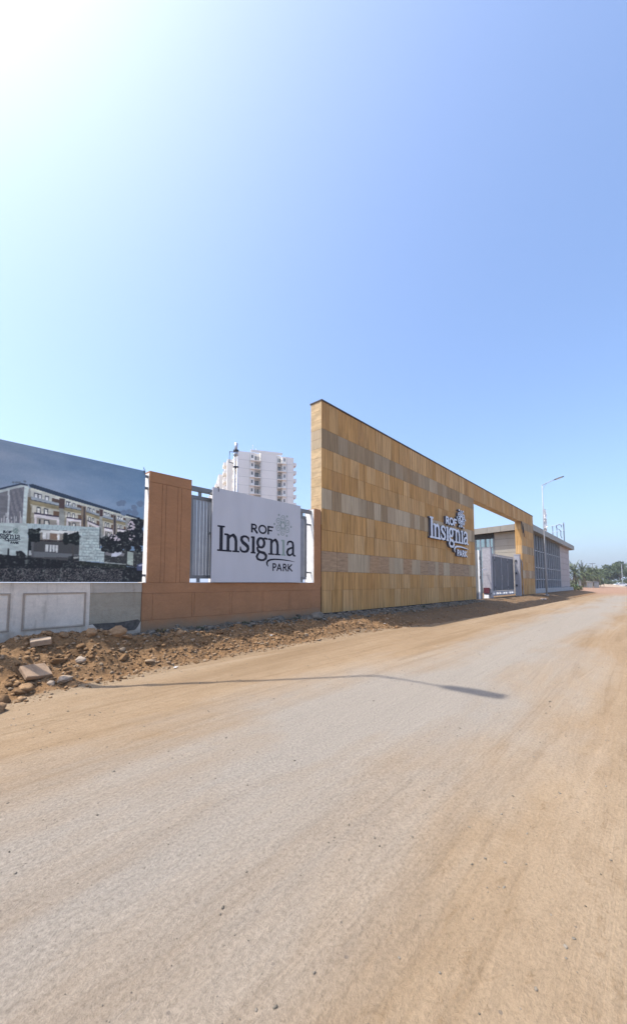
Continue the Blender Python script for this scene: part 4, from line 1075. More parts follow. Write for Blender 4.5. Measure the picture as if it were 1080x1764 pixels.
 ((98,116,118),[(-6.769,1.451),(-6.763,1.451),(-6.761,1.394),(-6.767,1.394)]),
 ((98,116,118),[(-6.708,1.454),(-6.702,1.454),(-6.7,1.397),(-6.706,1.397)]),
 ((98,116,118),[(-6.628,1.458),(-6.622,1.458),(-6.62,1.4),(-6.626,1.4)]),
 ((112,130,136),[(-7.77,2.021),(-7.766,2.022),(-7.763,1.947),(-7.767,1.946)]),
 ((112,130,136),[(-7.745,2.022),(-7.741,2.023),(-7.738,1.948),(-7.741,1.948)]),
 ((112,130,136),[(-7.719,2.024),(-7.715,2.024),(-7.712,1.95),(-7.716,1.949)]),
 ((112,130,136),[(-7.694,2.025),(-7.69,2.025),(-7.687,1.951),(-7.691,1.951)]),
 ((112,130,136),[(-7.668,2.026),(-7.664,2.026),(-7.661,1.952),(-7.665,1.952)]),
 ((112,130,136),[(-7.642,2.027),(-7.638,2.027),(-7.635,1.954),(-7.639,1.953)]),
 ((112,130,136),[(-7.616,2.028),(-7.612,2.028),(-7.609,1.955),(-7.613,1.955)]),
 ((112,130,136),[(-7.59,2.029),(-7.586,2.03),(-7.583,1.956),(-7.587,1.956)]),
 ((112,130,136),[(-7.564,2.03),(-7.56,2.031),(-7.557,1.958),(-7.561,1.957)]),
 ((112,130,136),[(-7.537,2.031),(-7.533,2.032),(-7.53,1.959),(-7.534,1.959)]),
 ((112,130,136),[(-7.51,2.033),(-7.506,2.033),(-7.504,1.961),(-7.507,1.96)]),
 ((112,130,136),[(-7.484,2.034),(-7.48,2.034),(-7.477,1.962),(-7.481,1.962)]),
 ((112,130,136),[(-7.457,2.035),(-7.453,2.035),(-7.45,1.964),(-7.454,1.963)]),
 ((112,130,136),[(-7.43,2.036),(-7.426,2.037),(-7.423,1.965),(-7.427,1.965)]),
 ((112,130,136),[(-7.402,2.037),(-7.398,2.038),(-7.395,1.966),(-7.399,1.966)]),
 ((112,130,136),[(-7.375,2.038),(-7.371,2.039),(-7.368,1.968),(-7.372,1.968)]),
 ((112,130,136),[(-7.347,2.04),(-7.343,2.04),(-7.34,1.969),(-7.344,1.969)]),
 ((112,130,136),[(-7.319,2.041),(-7.315,2.041),(-7.313,1.971),(-7.317,1.97)]),
 ((112,130,136),[(-7.292,2.042),(-7.287,2.043),(-7.285,1.972),(-7.289,1.972)]),
 ((112,130,136),[(-7.263,2.043),(-7.259,2.044),(-7.256,1.974),(-7.261,1.973)]),
 ((112,130,136),[(-7.235,2.045),(-7.231,2.045),(-7.228,1.975),(-7.232,1.975)]),
 ((112,130,136),[(-7.207,2.046),(-7.202,2.046),(-7.2,1.977),(-7.204,1.976)]),
 ((112,130,136),[(-7.178,2.047),(-7.174,2.047),(-7.171,1.978),(-7.175,1.978)]),
 ((112,130,136),[(-7.149,2.048),(-7.145,2.049),(-7.142,1.98),(-7.147,1.98)]),
 ((112,130,136),[(-7.12,2.049),(-7.116,2.05),(-7.113,1.982),(-7.118,1.981)]),
 ((112,130,136),[(-7.091,2.051),(-7.087,2.051),(-7.084,1.983),(-7.088,1.983)]),
 ((112,130,136),[(-7.062,2.052),(-7.057,2.053),(-7.055,1.985),(-7.059,1.984)]),
 ((112,130,136),[(-7.032,2.053),(-7.028,2.054),(-7.025,1.986),(-7.03,1.986)]),
 ((112,130,136),[(-7.002,2.055),(-6.998,2.055),(-6.995,1.988),(-7.0,1.987)]),
 ((112,130,136),[(-6.972,2.056),(-6.968,2.056),(-6.965,1.989),(-6.97,1.989)]),
 ((112,130,136),[(-6.942,2.057),(-6.938,2.058),(-6.935,1.991),(-6.94,1.991)]),
 ((112,130,136),[(-6.912,2.058),(-6.907,2.059),(-6.905,1.993),(-6.91,1.992)]),
 ((112,130,136),[(-6.882,2.06),(-6.877,2.06),(-6.875,1.994),(-6.879,1.994)]),
 ((112,130,136),[(-6.851,2.061),(-6.846,2.062),(-6.844,1.996),(-6.848,1.995)]),
 ((112,130,136),[(-6.82,2.062),(-6.815,2.063),(-6.813,1.998),(-6.818,1.997)]),
 ((112,130,136),[(-6.789,2.064),(-6.784,2.064),(-6.782,1.999),(-6.786,1.999)]),
 ((112,130,136),[(-6.758,2.065),(-6.753,2.066),(-6.751,2.001),(-6.755,2.0)]),
 ((112,130,136),[(-6.726,2.067),(-6.721,2.067),(-6.719,2.003),(-6.724,2.002)]),
 ((112,130,136),[(-6.694,2.068),(-6.69,2.068),(-6.687,2.004),(-6.692,2.004)]),
 ((112,130,136),[(-6.663,2.069),(-6.658,2.07),(-6.655,2.006),(-6.66,2.005)]),
 ((128,148,148),[(-8.786,1.881),(-7.781,1.964),(-7.78,1.959),(-8.786,1.877)]),
 ((128,148,148),[(-8.783,1.829),(-7.778,1.905),(-7.778,1.901),(-8.783,1.825)]),
 ((128,148,148),[(-8.781,1.778),(-7.776,1.847),(-7.775,1.842),(-8.781,1.773)]),
 ((128,148,148),[(-8.779,1.726),(-7.773,1.789),(-7.773,1.784),(-8.778,1.722)]),
 ((128,148,148),[(-8.776,1.675),(-7.771,1.73),(-7.77,1.726),(-8.776,1.67)]),
 ((128,148,148),[(-8.774,1.623),(-7.768,1.672),(-7.768,1.668),(-8.773,1.619)]),
 ((128,148,148),[(-8.771,1.572),(-7.766,1.614),(-7.766,1.609),(-8.771,1.568)]),
 ((60,68,72),[(-6.657,2.078),(-6.633,2.081),(-6.63,1.668),(-6.647,1.667)]),
 ((34,40,38),[(-6.978,1.401),(-6.13,1.371),(-6.128,1.288),(-6.975,1.335)]),
 ((120,130,130),[(-6.546,1.408),(-6.131,1.384),(-6.13,1.365),(-6.546,1.387)]),
 ((62,72,98),[(-5.915,1.378),(-5.764,1.441),(-5.758,1.253),(-5.917,1.26)]),
 ((140,150,166),[(-5.888,1.368),(-5.763,1.412),(-5.762,1.372),(-5.876,1.34)]),
 ((28,32,36),[(-7.924,1.534),(-7.852,1.548),(-7.764,1.451),(-7.92,1.443)]),
 ((130,140,142),[(-7.75,1.557),(-7.718,1.563),(-7.711,1.477),(-7.748,1.471)]),
 ((26,30,34),[(-8.04,1.577),(-8.019,1.582),(-8.01,1.461),(-8.038,1.459)]),
 ((30,34,38),[(-7.166,1.482),(-7.091,1.496),(-6.982,1.512),(-6.979,1.421),(-7.162,1.383)]),
 ((120,128,126),[(-7.08,1.482),(-6.993,1.496),(-6.989,1.461),(-7.068,1.442)]),
]
PRINT_BLOBS=[((24,28,32),-6.138,1.949,0.068),((24,28,32),-6.261,1.866,0.093),((24,28,32),-6.475,1.781,0.046),((24,28,32),-6.133,1.954,0.058),((24,28,32),-6.04,1.991,0.072),((24,28,32),-5.913,2.207,0.042),((24,28,32),-6.446,1.699,0.069),((24,28,32),-6.443,1.809,0.044),((24,28,32),-6.274,1.957,0.076),((24,28,32),-5.905,1.716,0.084),((24,28,32),-5.868,2.304,0.057),((24,28,32),-5.848,1.837,0.064),((24,28,32),-5.871,1.924,0.09),((24,28,32),-6.402,1.857,0.06),((24,28,32),-6.52,1.78,0.087),((24,28,32),-6.374,1.918,0.038),((24,28,32),-6.491,1.689,0.054),((24,28,32),-6.405,1.881,0.09),((24,28,32),-6.3,1.893,0.039),((24,28,32),-6.582,1.82,0.07),((24,28,32),-6.513,1.863,0.062),((24,28,32),-6.429,1.642,0.042),((24,28,32),-6.21,1.738,0.06),((24,28,32),-5.836,2.034,0.055),((24,28,32),-6.312,1.939,0.06),((24,28,32),-6.43,1.669,0.081),((24,28,32),-6.243,1.979,0.051),((24,28,32),-6.441,1.841,0.048),((24,28,32),-5.941,2.158,0.042),((24,28,32),-5.885,1.951,0.101),((24,28,32),-6.309,1.68,0.072),((24,28,32),-5.997,1.806,0.068),((24,28,32),-6.554,1.814,0.081),((24,28,32),-5.902,1.734,0.059),((24,28,32),-6.107,1.752,0.075),((24,28,32),-5.98,1.922,0.078),((24,28,32),-6.09,1.983,0.092),((24,28,32),-5.87,2.266,0.099),((24,28,32),-5.854,1.902,0.042),((24,28,32),-5.917,2.188,0.098),((24,28,32),-6.108,2.06,0.047),((24,28,32),-6.127,1.839,0.081),((24,28,32),-5.892,2.156,0.04),((24,28,32),-5.9,2.273,0.093),((24,28,32),-6.532,1.678,0.077),((24,28,32),-5.927,1.937,0.092),((24,28,32),-6.468,1.719,0.053),((24,28,32),-5.912,1.818,0.068),((24,28,32),-6.221,1.994,0.038),((24,28,32),-6.161,1.857,0.087),((24,28,32),-6.155,1.995,0.058),((24,28,32),-6.02,1.906,0.039),((24,28,32),-5.956,1.776,0.043),((24,28,32),-6.204,1.878,0.083),((24,28,32),-6.388,1.851,0.063),((24,28,32),-5.861,2.262,0.046),((24,28,32),-6.135,1.712,0.067),((24,28,32),-6.285,1.697,0.08),((24,28,32),-6.568,1.659,0.045),((24,28,32),-6.389,1.688,0.059),((24,28,32),-6.0,2.095,0.091),((24,28,32),-6.491,1.842,0.061),((24,28,32),-6.363,1.773,0.086),((24,28,32),-6.074,2.111,0.056),((24,28,32),-6.201,1.842,0.078),((24,28,32),-6.254,1.958,0.05),((24,28,32),-5.956,2.027,0.085),((24,28,32),-5.834,1.938,0.081),((24,28,32),-6.152,1.929,0.091),((24,28,32),-6.259,1.684,0.054),((24,28,34),-5.854,2.006,0.069),((24,28,34),-5.956,2.253,0.074),((24,28,34),-5.967,2.045,0.049),((24,28,34),-6.034,2.243,0.074),((24,28,34),-6.004,1.946,0.058),((24,28,34),-5.924,2.173,0.069),((24,28,34),-6.029,2.141,0.08),((24,28,34),-6.007,2.044,0.056),((24,28,34),-5.988,2.296,0.044),((24,28,34),-5.835,1.991,0.077),((24,28,34),-5.865,1.938,0.051),((24,28,34),-5.92,2.116,0.066),((24,28,34),-5.838,2.018,0.083),((24,28,34),-6.02,2.044,0.069),((24,28,34),-5.883,2.071,0.077),((24,28,34),-5.976,1.939,0.059),((24,28,34),-5.912,1.957,0.072),((24,28,34),-5.984,2.214,0.057),((24,28,34),-5.905,1.918,0.08),((24,28,34),-5.962,2.149,0.076),((24,28,34),-5.987,2.142,0.044),((24,28,34),-6.007,2.089,0.07),((24,28,34),-5.915,2.169,0.081),((24,28,34),-5.916,2.252,0.047),((24,28,34),-5.827,1.928,0.081),((24,28,34),-5.918,2.189,0.048),((24,28,34),-5.995,2.216,0.079),((24,28,34),-5.848,2.01,0.051),((24,28,34),-5.998,2.185,0.08),((24,28,34),-6.009,1.99,0.07),((150,150,158),-6.316,1.855,0.011),((150,150,158),-6.32,1.899,0.009),((150,150,158),-6.376,1.885,0.009),((150,150,158),-6.372,1.849,0.012),((150,150,158),-6.277,1.873,0.017),((150,150,158),-6.304,1.857,0.019),((150,150,158),-6.297,1.879,0.016),((150,150,158),-6.297,1.879,0.014),((150,150,158),-6.361,1.858,0.013),((150,150,158),-6.372,1.894,0.018),((150,150,158),-6.351,1.883,0.017),((150,150,158),-6.281,1.893,0.013),((150,150,158),-6.332,1.905,0.019),((150,150,158),-6.376,1.85,0.009),((150,150,158),-6.361,1.858,0.018),((150,150,158),-6.353,1.874,0.014),((150,150,158),-6.036,2.24,0.019),((150,150,158),-5.995,2.156,0.02),((150,150,158),-6.005,2.21,0.019),((150,150,158),-6.018,2.174,0.009),((150,150,158),-6.045,2.116,0.012),((150,150,158),-6.042,2.119,0.016),((150,150,158),-6.125,2.154,0.012),((150,150,158),-6.014,2.161,0.012),((150,150,158),-6.01,2.168,0.013),((150,150,158),-6.016,2.122,0.02),((150,150,158),-6.011,2.162,0.018),((150,150,158),-6.049,2.18,0.021),((150,150,158),-6.086,2.251,0.018),((150,150,158),-6.064,2.176,0.016),((150,150,158),-6.099,2.23,0.009),((150,150,158),-6.023,2.119,0.017),((150,150,158),-6.112,2.097,0.019),((150,150,158),-6.065,2.267,0.019),((150,150,158),-6.046,2.165,0.008),((150,150,158),-6.035,2.266,0.015),((150,150,158),-6.112,2.201,0.02),((150,150,158),-6.028,2.134,0.012),((150,150,158),-6.078,2.164,0.008),((150,150,158),-6.073,2.102,0.018),((150,150,158),-6.016,2.223,0.018),((150,150,158),-6.024,2.153,0.014),((150,150,158),-6.476,1.946,0.018),((150,150,158),-6.343,1.937,0.017),((150,150,158),-6.434,1.9,0.018),((150,150,158),-6.449,1.9,0.01),((150,150,158),-6.418,1.95,0.011),((150,150,158),-6.454,1.875,0.009),((150,150,158),-6.374,1.95,0.02),((150,150,158),-6.478,1.94,0.01),((150,150,158),-6.342,1.905,0.019),((150,150,158),-6.42,1.943,0.012),((150,150,158),-6.046,1.905,0.01),((150,150,158),-6.069,1.915,0.01),((150,150,158),-5.992,1.968,0.016),((150,150,158),-6.024,1.914,0.009),((150,150,158),-6.006,1.977,0.018),((150,150,158),-6.092,1.92,0.01),((150,150,158),-6.075,1.983,0.012),((150,150,158),-6.06,1.904,0.017),((150,150,158),-6.056,1.904,0.011),((150,150,158),-6.072,1.906,0.021),((20,26,28),-7.626,1.933,0.03),((24,30,32),-7.062,1.794,0.034),((20,26,28),-7.729,1.905,0.021),((24,30,32),-7.101,1.817,0.023),((20,26,28),-7.638,1.781,0.014),((24,30,32),-7.198,1.872,0.02),((20,26,28),-7.725,1.802,0.019),((24,30,32),-7.144,1.779,0.035),((20,26,28),-7.702,1.728,0.017),((24,30,32),-7.228,1.875,0.032),((20,26,28),-7.627,1.838,0.014),((24,30,32),-7.158,1.776,0.024),((20,26,28),-7.703,1.838,0.02),((24,30,32),-7.129,1.896,0.016),((20,26,28),-7.656,1.852,0.016),((24,30,32),-7.162,1.808,0.035),((20,26,28),-7.622,1.832,0.017),((24,30,32),-7.084,1.806,0.028),((20,26,28),-7.75,1.839,0.027),((24,30,32),-7.203,1.907,0.019),((20,26,28),-7.696,1.871,0.024),((24,30,32),-7.193,1.847,0.029),((20,26,28),-7.62,1.745,0.018),((24,30,32),-7.152,1.813,0.027),((20,26,28),-7.64,1.901,0.022),((24,30,32),-7.201,1.74,0.027),((20,26,28),-7.731,1.783,0.023),((24,30,32),-7.218,1.751,0.034),((20,26,28),-7.624,1.777,0.024),((24,30,32),-7.104,1.872,0.016),((20,26,28),-7.639,1.899,0.021),((24,30,32),-7.164,1.781,0.036),((20,26,28),-7.715,1.847,0.013),((24,30,32),-7.103,1.753,0.034),((20,26,28),-7.699,1.92,0.021),((24,30,32),-7.013,1.877,0.034),((20,26,28),-7.646,1.9,0.03),((24,30,32),-7.005,1.732,0.015),((20,26,28),-7.714,1.826,0.021),((24,30,32),-7.209,1.787,0.029),((20,26,28),-7.684,1.822,0.025),((24,30,32),-7.218,1.827,0.018),((20,26,28),-7.652,1.873,0.019),((24,30,32),-7.166,1.802,0.018),((20,26,28),-7.739,1.731,0.016),((24,30,32),-7.047,1.82,0.025),((20,26,28),-7.702,1.776,0.022),((24,30,32),-7.106,1.875,0.029),((20,26,28),-7.687,1.8,0.023),((24,30,32),-7.093,1.811,0.02),((20,26,28),-7.659,1.786,0.03),((24,30,32),-7.126,1.856,0.022),((20,26,28),-7.714,1.868,0.017),((24,30,32),-7.118,1.865,0.023),((20,26,28),-7.707,1.753,0.027),((24,30,32),-7.152,1.753,0.019),((20,26,28),-7.624,1.938,0.014),((24,30,32),-7.027,1.933,0.03),((20,26,28),-7.725,1.882,0.03),((24,30,32),-7.141,1.873,0.025),((20,26,28),-7.717,1.916,0.026),((24,30,32),-7.213,1.904,0.015),((20,26,28),-7.693,1.781,0.023),((24,30,32),-6.997,1.866,0.023),((20,26,28),-7.753,1.855,0.026),((24,30,32),-7.095,1.827,0.036),((20,26,28),-7.656,1.858,0.015),((24,30,32),-7.142,1.879,0.016),((20,26,28),-7.736,1.837,0.026),((24,30,32),-7.047,1.752,0.023),((20,26,28),-7.635,1.859,0.03),((24,30,32),-7.205,1.732,0.034),((20,26,28),-7.64,1.791,0.021),((24,30,32),-7.057,1.752,0.028),((20,26,28),-7.631,1.884,0.02),((24,30,32),-7.221,1.739,0.028),((20,26,28),-7.724,1.895,0.022),((24,30,32),-7.022,1.861,0.025),((20,26,28),-7.643,1.917,0.029),((24,30,32),-7.228,1.774,0.031),((20,26,28),-7.655,1.882,0.015),((24,30,32),-7.148,1.868,0.03),((20,26,28),-7.66,1.733,0.027),((24,30,32),-7.038,1.735,0.036),((20,26,28),-7.706,1.828,0.026),((24,30,32),-7.04,1.749,0.032),((20,26,28),-7.718,1.803,0.017),((24,30,32),-7.08,1.892,0.016),((20,26,28),-7.638,1.878,0.014),((24,30,32),-7.033,1.776,0.019),((20,26,28),-7.64,1.821,0.018),((24,30,32),-7.222,1.901,0.024),((20,26,28),-7.67,1.892,0.027),((24,30,32),-7.217,1.792,0.019),((20,26,28),-7.724,1.766,0.017),((24,30,32),-7.229,1.817,0.022),((20,26,28),-7.674,1.789,0.029),((24,30,32),-7.151,1.793,0.018),((20,26,28),-7.736,1.751,0.019),((24,30,32),-7.059,1.752,0.024),((20,26,28),-7.72,1.831,0.02),((24,30,32),-7.213,1.745,0.028),((20,26,28),-7.638,1.788,0.028),((24,30,32),-7.064,1.843,0.034),((20,26,28),-7.741,1.902,0.016),((24,30,32),-7.121,1.75,0.027),((20,26,28),-7.703,1.817,0.017),((24,30,32),-7.08,1.873,0.015),((20,26,28),-7.674,1.752,0.018),((24,30,32),-7.006,1.77,0.019),((20,26,28),-7.623,1.739,0.025),((24,30,32),-7.139,1.813,0.029),((20,26,28),-7.724,1.747,0.023),((24,30,32),-7.217,1.853,0.017),((20,26,28),-7.74,1.821,0.018),((24,30,32),-7.031,1.776,0.02),((20,26,28),-7.677,1.882,0.029),((24,30,32),-7.232,1.833,0.028),((20,26,28),-7.684,1.751,0.02),((24,30,32),-7.064,1.891,0.036),((84,104,126),-5.892,2.677,0.069),((84,104,126),-6.217,2.659,0.045),((84,104,126),-6.013,2.581,0.059),((84,104,126),-6.317,2.608,0.049),((84,104,126),-6.12,2.475,0.054),((84,104,126),-6.212,2.438,0.062),((84,104,126),-5.996,2.496,0.057),((84,104,126),-6.253,2.633,0.061),((84,104,126),-5.999,2.471,0.074),((84,98,110),-7.947,2.718,0.018),((84,98,110),-7.855,2.75,0.019),((84,98,110),-7.973,2.711,0.018),((84,98,110),-7.928,2.718,0.019),((84,98,110),-8.016,2.704,0.018),((84,98,110),-8.012,2.709,0.017)]
for col_, pts in PRINT_POLYS:
    xs = [p[0] for p in pts]; zs = [p[1] for p in pts]
    i0, i1 = np.searchsorted(pu, min(xs)), np.searchsorted(pu, max(xs), 'right')
    j0, j1 = np.searchsorted(pz, min(zs)), np.searchsorted(pz, max(zs), 'right')
    if i1 <= i0: i1 = min(i0 + 1, len(pu))
    if j1 <= j0: j1 = min(j0 + 1, len(pz))
    X_ = PU[i0:i1, j0:j1]; Z_ = PZ[i0:i1, j0:j1]; inside = np.zeros(X_.shape, bool)
    n = len(pts)
    for k in range(n):
        (xa, za), (xb, zb) = pts[k], pts[(k+1) % n]
        if za == zb: continue
        c = ((za > Z_) != (zb > Z_)) & (X_ < (xb - xa) * (Z_ - za) / (zb - za) + xa)
        inside ^= c
    pc[i0:i1, j0:j1][inside] = col_
rgn = np.random.default_rng(3)
for col_, x, z, r_ in PRINT_BLOBS:
    mk = ((PU - x)**2 + (PZ - z)**2) < r_**2 * (.55 + .9 * vnoise(PU*40, PZ*40, 5))
    pc[mk] = col_
# flower hedge speckle along the foot of the print
hz = 1.235 + (PU + 8.5) * .02
mk = (PZ < hz) & (PU < -6.2) & (rgn.random(PU.shape) > .74)
pc[mk] = 78 + rgn.random((int(mk.sum()), 1)) * 50 * np.array([[1, 1, 1.02]])
mk = (PZ < 1.5) & (PU > -7.7) & (rgn.random(PU.shape) > .93); pc[mk] = pc[mk]*.6 + 26
pc += (rgn.random(PU.shape)[..., None] - .5) * 9
# printed foliage and distance softness of the picture
dark = (pc.mean(-1) < 48) & (PZ < 2.75)
lf = vnoise(PU*60, PZ*60, 61) * vnoise(PU*23, PZ*23, 67)
pc += (dark * np.clip(lf - .28, 0, 1) * 130)[..., None] * np.array([.9, 1.0, .92])
wallm = (pc.mean(-1) > 95) & (PZ < 2.9) & (pc[..., 2] - pc[..., 0] < 24)
pc *= (1 + wallm * (vnoise(PU*14, PZ*30, 73) - .5) * .22)[..., None]
bl = pc.copy(); bl[1:-1, 1:-1] = (pc[1:-1, 1:-1]*2 + pc[:-2, 1:-1] + pc[2:, 1:-1] + pc[1:-1, :-2] + pc[1:-1, 2:])/6; pc = bl
# small copy of the logo on the printed gate wall
lx = (PU + 8.245)/.135; lz = (PZ - 1.735)/.165
sel = (lx > -.1) & (lx < 2.9) & (lz > -.6) & (lz < 1.3)
fx, fz = lx[sel], lz[sel]; dd = np.full(fx.shape, 9.0)
for nm, gl, k in LOGO: dd = np.minimum(dd, gl.field(fx, fz))
tmp = pc[sel]; tmp[dd < .02] = (44, 54, 60)
de = emblem(.03).field(fx, fz); tmp[(de < .01) & (dd > .02)] = (98, 118, 116)
pc[sel] = tmp
lin = np.clip(pc, 0, 255)/255.0
lin = np.where(lin < .04045, lin/12.92, ((lin+.055)/1.055)**2.4) * PRINT_GAIN * np.array([1.15, 1.01, .90])
idx = np.arange((nu_+1)*(nz_+1)).reshape(nu_+1, nz_+1)
q = np.stack([idx[:-1, :-1], idx[1:, :-1], idx[1:, 1:], idx[:-1, 1:]], -1).reshape(-1, 4)
me = np_mesh('printed_sheet', np.stack([PU, np.full(PU.shape, -.03), PZ], -1).reshape(-1, 3), q, [])
ca = me.color_attributes.new('print', 'FLOAT_COLOR', 'POINT')
ca.data.foreach_set('color', np.concatenate([lin, np.ones(PU.shape + (1,))], -1).astype(np.float32).ravel())
n = NT('hoarding_print'); at = n.new('ShaderNodeAttribute', attribute_name='print')
me.materials.append(n.out(n.mix(.5, at.outputs['Color'], n.ramp(n.noise(1.3, 4, .6), [(.3, .9), (.7, 1.08)]), 'MULTIPLY'), .55, 0, .25))
link('printed_sheet', me, HB)
mb = MB(); mb.box(bu0, bu1, -.027, -.004, bz0, bz1); mb.build('backing_sheet', M['grey_metal'], HB)
mb = MB()
for z in (1.1, 2.0, 3.0, 3.3): mb.box(bu0, bu1 + .0, -.003, .05, z, z + .05)
mb.build('frame', M['grey_metal'], HB)
for z in (1.13, 3.03, 3.29):
    mb = MB(); mb.box(bu1 + .002, -5.694, .052, .10, z, z + .05); mb.build('end_bracket', M['grey_metal'], HB)
mb = MB(); mb.tube([(-5.83, -.04, 3.36), (-5.86, -.07, 3.46), (-5.82, -.05, 3.42), (-5.84, -.08, 3.30)], .006, 5); mb.build('tie_wire', M['clamp'], HB)

# ---------------------------------------------------------------- gate pieces in the opening
GP = thing('gate_pillar', 'square pale tiled gate pillar with a maroon box on its foot', 'pillar')
mb = MB(); mb.box(17.72, 18.12, .16, .66, -.25, 3.36); mb.build('shaft', M['gate_light'], GP)
for z0, z1 in ((.55, 1.5), (1.5, 2.45), (2.45, 3.38)):
    mb = MB(); mb.box(17.69, 17.72, .14, .68, z0 + .004, z1 - .004); mb.build('facing_tile', M['marble'], GP)
mb = MB(); mb.box(17.68, 18.14, .14, .68, 3.382, 3.42); mb.build('cap', M['gate_light'], GP)
mb = MB(); mb.box(17.56, 17.69, .25, .62, .28, .66); mb.build('meter_box', M['red_box'], GP)
mb = MB(); mb.box(17.60, 17.69, .3, .6, -.2, .18); mb.build('white_base', M['white_paint'], GP)

GL = thing('main_gate', 'closed dark grey sheet gate with upright pale ribs and a row of spear tips', 'gate')
xs_ = [18.3, 19.95, 21.6, 23.25, 24.9]
for a, c in zip(xs_[:-1], xs_[1:]):
    mb = MB(); mb.box(a + .03, c - .03, .585, .60, .42, 2.92); p = mb.build('sheet_panel', M['gate_panel'], GL)
    mb = MB()
    k = a + .12
    while k < c - .1: mb.box(k, k + .02, .575, .586, .43, 2.91); k += .14
    mb.build('ribs', M['gate_panel'], p)
for k, x in enumerate(xs_):
    mb = MB(); mb.box(x - .03, x + .03, .55, .62, .05, 3.12 if k % 2 == 0 else 2.95); mb.build('upright', M['gate_light'], GL)
for z, h in ((.05, .10), (.30, .09), (2.92, .06), (3.06, .05)):
    mb = MB(); mb.box(18.3, 24.9, .56, .61, z, z + h); mb.build('rail', M['gate_light'], GL)
x = 18.5
while x < 24.8:
    mb = MB(); mb.tube([(x, .585, 2.98), (x, .585, 3.06)], .05, 8); mb.build('collar', M['gate_light'], GL)
    mb = MB(); mb.tube([(x, .585, .15), (x, .585, .30)], .06, 8); mb.build('collar', M['white_paint'], GL)
    x += .55
mb = MB(); mb.box(21.62, 21.72, .52, .56, 1.2, 1.6); mb.build('lock_box', M['gate_light'], GL)
for z in (.6, 2.6):
    for x in (19.95, 23.25):
        mb = MB(); mb.box(x - .05, x + .05, .53, .55, z, z + .12); mb.build('hinge', M['clamp'], GL)

PR = thing('gate_post', 'tall pale square gate post beside the stone pillar right of the grey gate', 'post')
mb = MB(); mb.box(25.0, 25.35, .10, .50, -.25, 3.30); mb.build('shaft', M['gate_light'], PR)
mb = MB(); mb.box(24.98, 25.37, .08, .52, 3.30, 3.36); mb.build('cap', M['gate_light'], PR)
for z in (.7, 1.7, 2.75):
    mb = MB(); mb.box(24.93, 25.0, .3, .42, z, z + .16); mb.build('hinge', M['clamp'], PR)
mb = MB(); mb.tube([(25.5, .0, .0), (25.5, .0, 2.6), (25.45, .1, 2.95), (25.38, .2, 3.05)], .025, 6); mb.build('pipe', M['gate_light'], PR)

WG = thing('wicket_gate', 'small grey side gate standing ajar next to the sandstone wall', 'gate')
mb = MB(); mb.box(14.85, 14.92, .62, 1.9, .15, 3.05); mb.build('leaf', M['gate_panel'], WG)
mb = MB(); mb.box(14.78, 14.85, .60, .68, .1, 3.1); mb.build('stile', M['grey_metal'], WG)
mb = MB(); mb.tube([(14.7, .5, 3.1), (14.7, .5, 3.25)], .09, 8); mb.build('lamp', M['white_paint'], WG)
PM = thing('wicket_post', 'slim pale grey steel post between the side gate and the tiled pillar', 'post')
mb = MB(); mb.box(15.95, 16.25, .30, .62, -.25, 3.12); mb.build('shaft', M['grey_metal'], PM)
mb = MB(); mb.box(15.93, 15.95, .30, .40, -.2, 3.12); mb.build('edge_trim', M['white_paint'], PM)
mb = MB(); mb.box(16.255, 16.42, .32, .60, -.2, 3.05); mb.build('door_edge', M['grey_metal'], PM)
for z in (1.25, 2.5):
    mb = MB(); mb.box(15.9, 16.0, .27, .30, z, z + .2); mb.build('hinge', M['clamp'], PM)
mb = MB(); mb.box(16.42, 17.55, .45, .50, 1.85, 1.92); mb.build('latch_bar', M['white_paint'], PM)
mb = MB(); mb.tube([(16.4, .2, .3), (17.2, .15, .22), (17.7, .13, .30)], .03, 6); mb.build('chain', M['clamp'], PM)

# hanging wires at the pillar's head
HW = MB()
for k in range(5):
    HW.tube([(25.4 + .05*k, -.03, 6.15), (25.5 + .12*k, -.10, 5.7 - .2*k), (25.8 + .05*k, -.06, 5.2 + .2*k)], .018, 4)
tag(HW.build('loose_wires', M['clamp']), 'tangle of loose dark wires hanging at the head of the stone gate pillar', 'wires')

# ---------------------------------------------------------------- gatehouse
GH = thing('gatehouse', 'low modern grey gatehouse with an overhanging flat roof and tall fins beside the gate', 'building')
gu0, gu1, gy0, gy1 = 30.6, 56.2, .9, 13.0
mb = MB(); mb.box(gu0 + .06, gu1 - .05, gy0 + .12, gy1, -.25, 6.15); mb.build('wall', M['dark_joint'], GH)
def roof_z(u, y): return 6.66 - .0115*(u - 30) - .035*(y - .35)
mb = MB()
def roof_slab(x0, x1, y0, y1, dz0, dz1):
    v = [(x0,y0),(x1,y0),(x1,y1),(x0,y1)]
    lo = [(x, y, roof_z(x, y) + dz0) for x, y in v]; hi = [(x, y, roof_z(x, y) + dz1) for x, y in v]
    mb.loft([lo, hi])
roof_slab(30.0, 56.75, .40, 13.6, -.50, -.02)
roof = mb.build('roof', M['soffit'], GH)
u_ = 29.95
while u_ < 56.7:
    mb = MB(); e_ = min(u_ + 2.4, 56.8); roof_slab(u_ + .01, e_ - .01, .35, .40, -.56, 0); mb.build('fascia_panel', M['fascia'], roof); u_ += 2.4
y_ = .35
while y_ < 13.5:
    mb = MB(); roof_slab(29.94, 30.0, y_ + .01, y_ + 1.24, -.56, 0); mb.build('fascia_panel', M['fascia'], roof)
    mb = MB(); roof_slab(56.75, 56.8, y_ + .01, y_ + 1.24, -.56, 0); mb.build('fascia_panel', M['fascia'], roof); y_ += 1.25
mb = MB(); roof_slab(29.95, 56.8, .35, 13.6, -.015, .02); mb.build('roof_sheet', M['fascia'], roof)
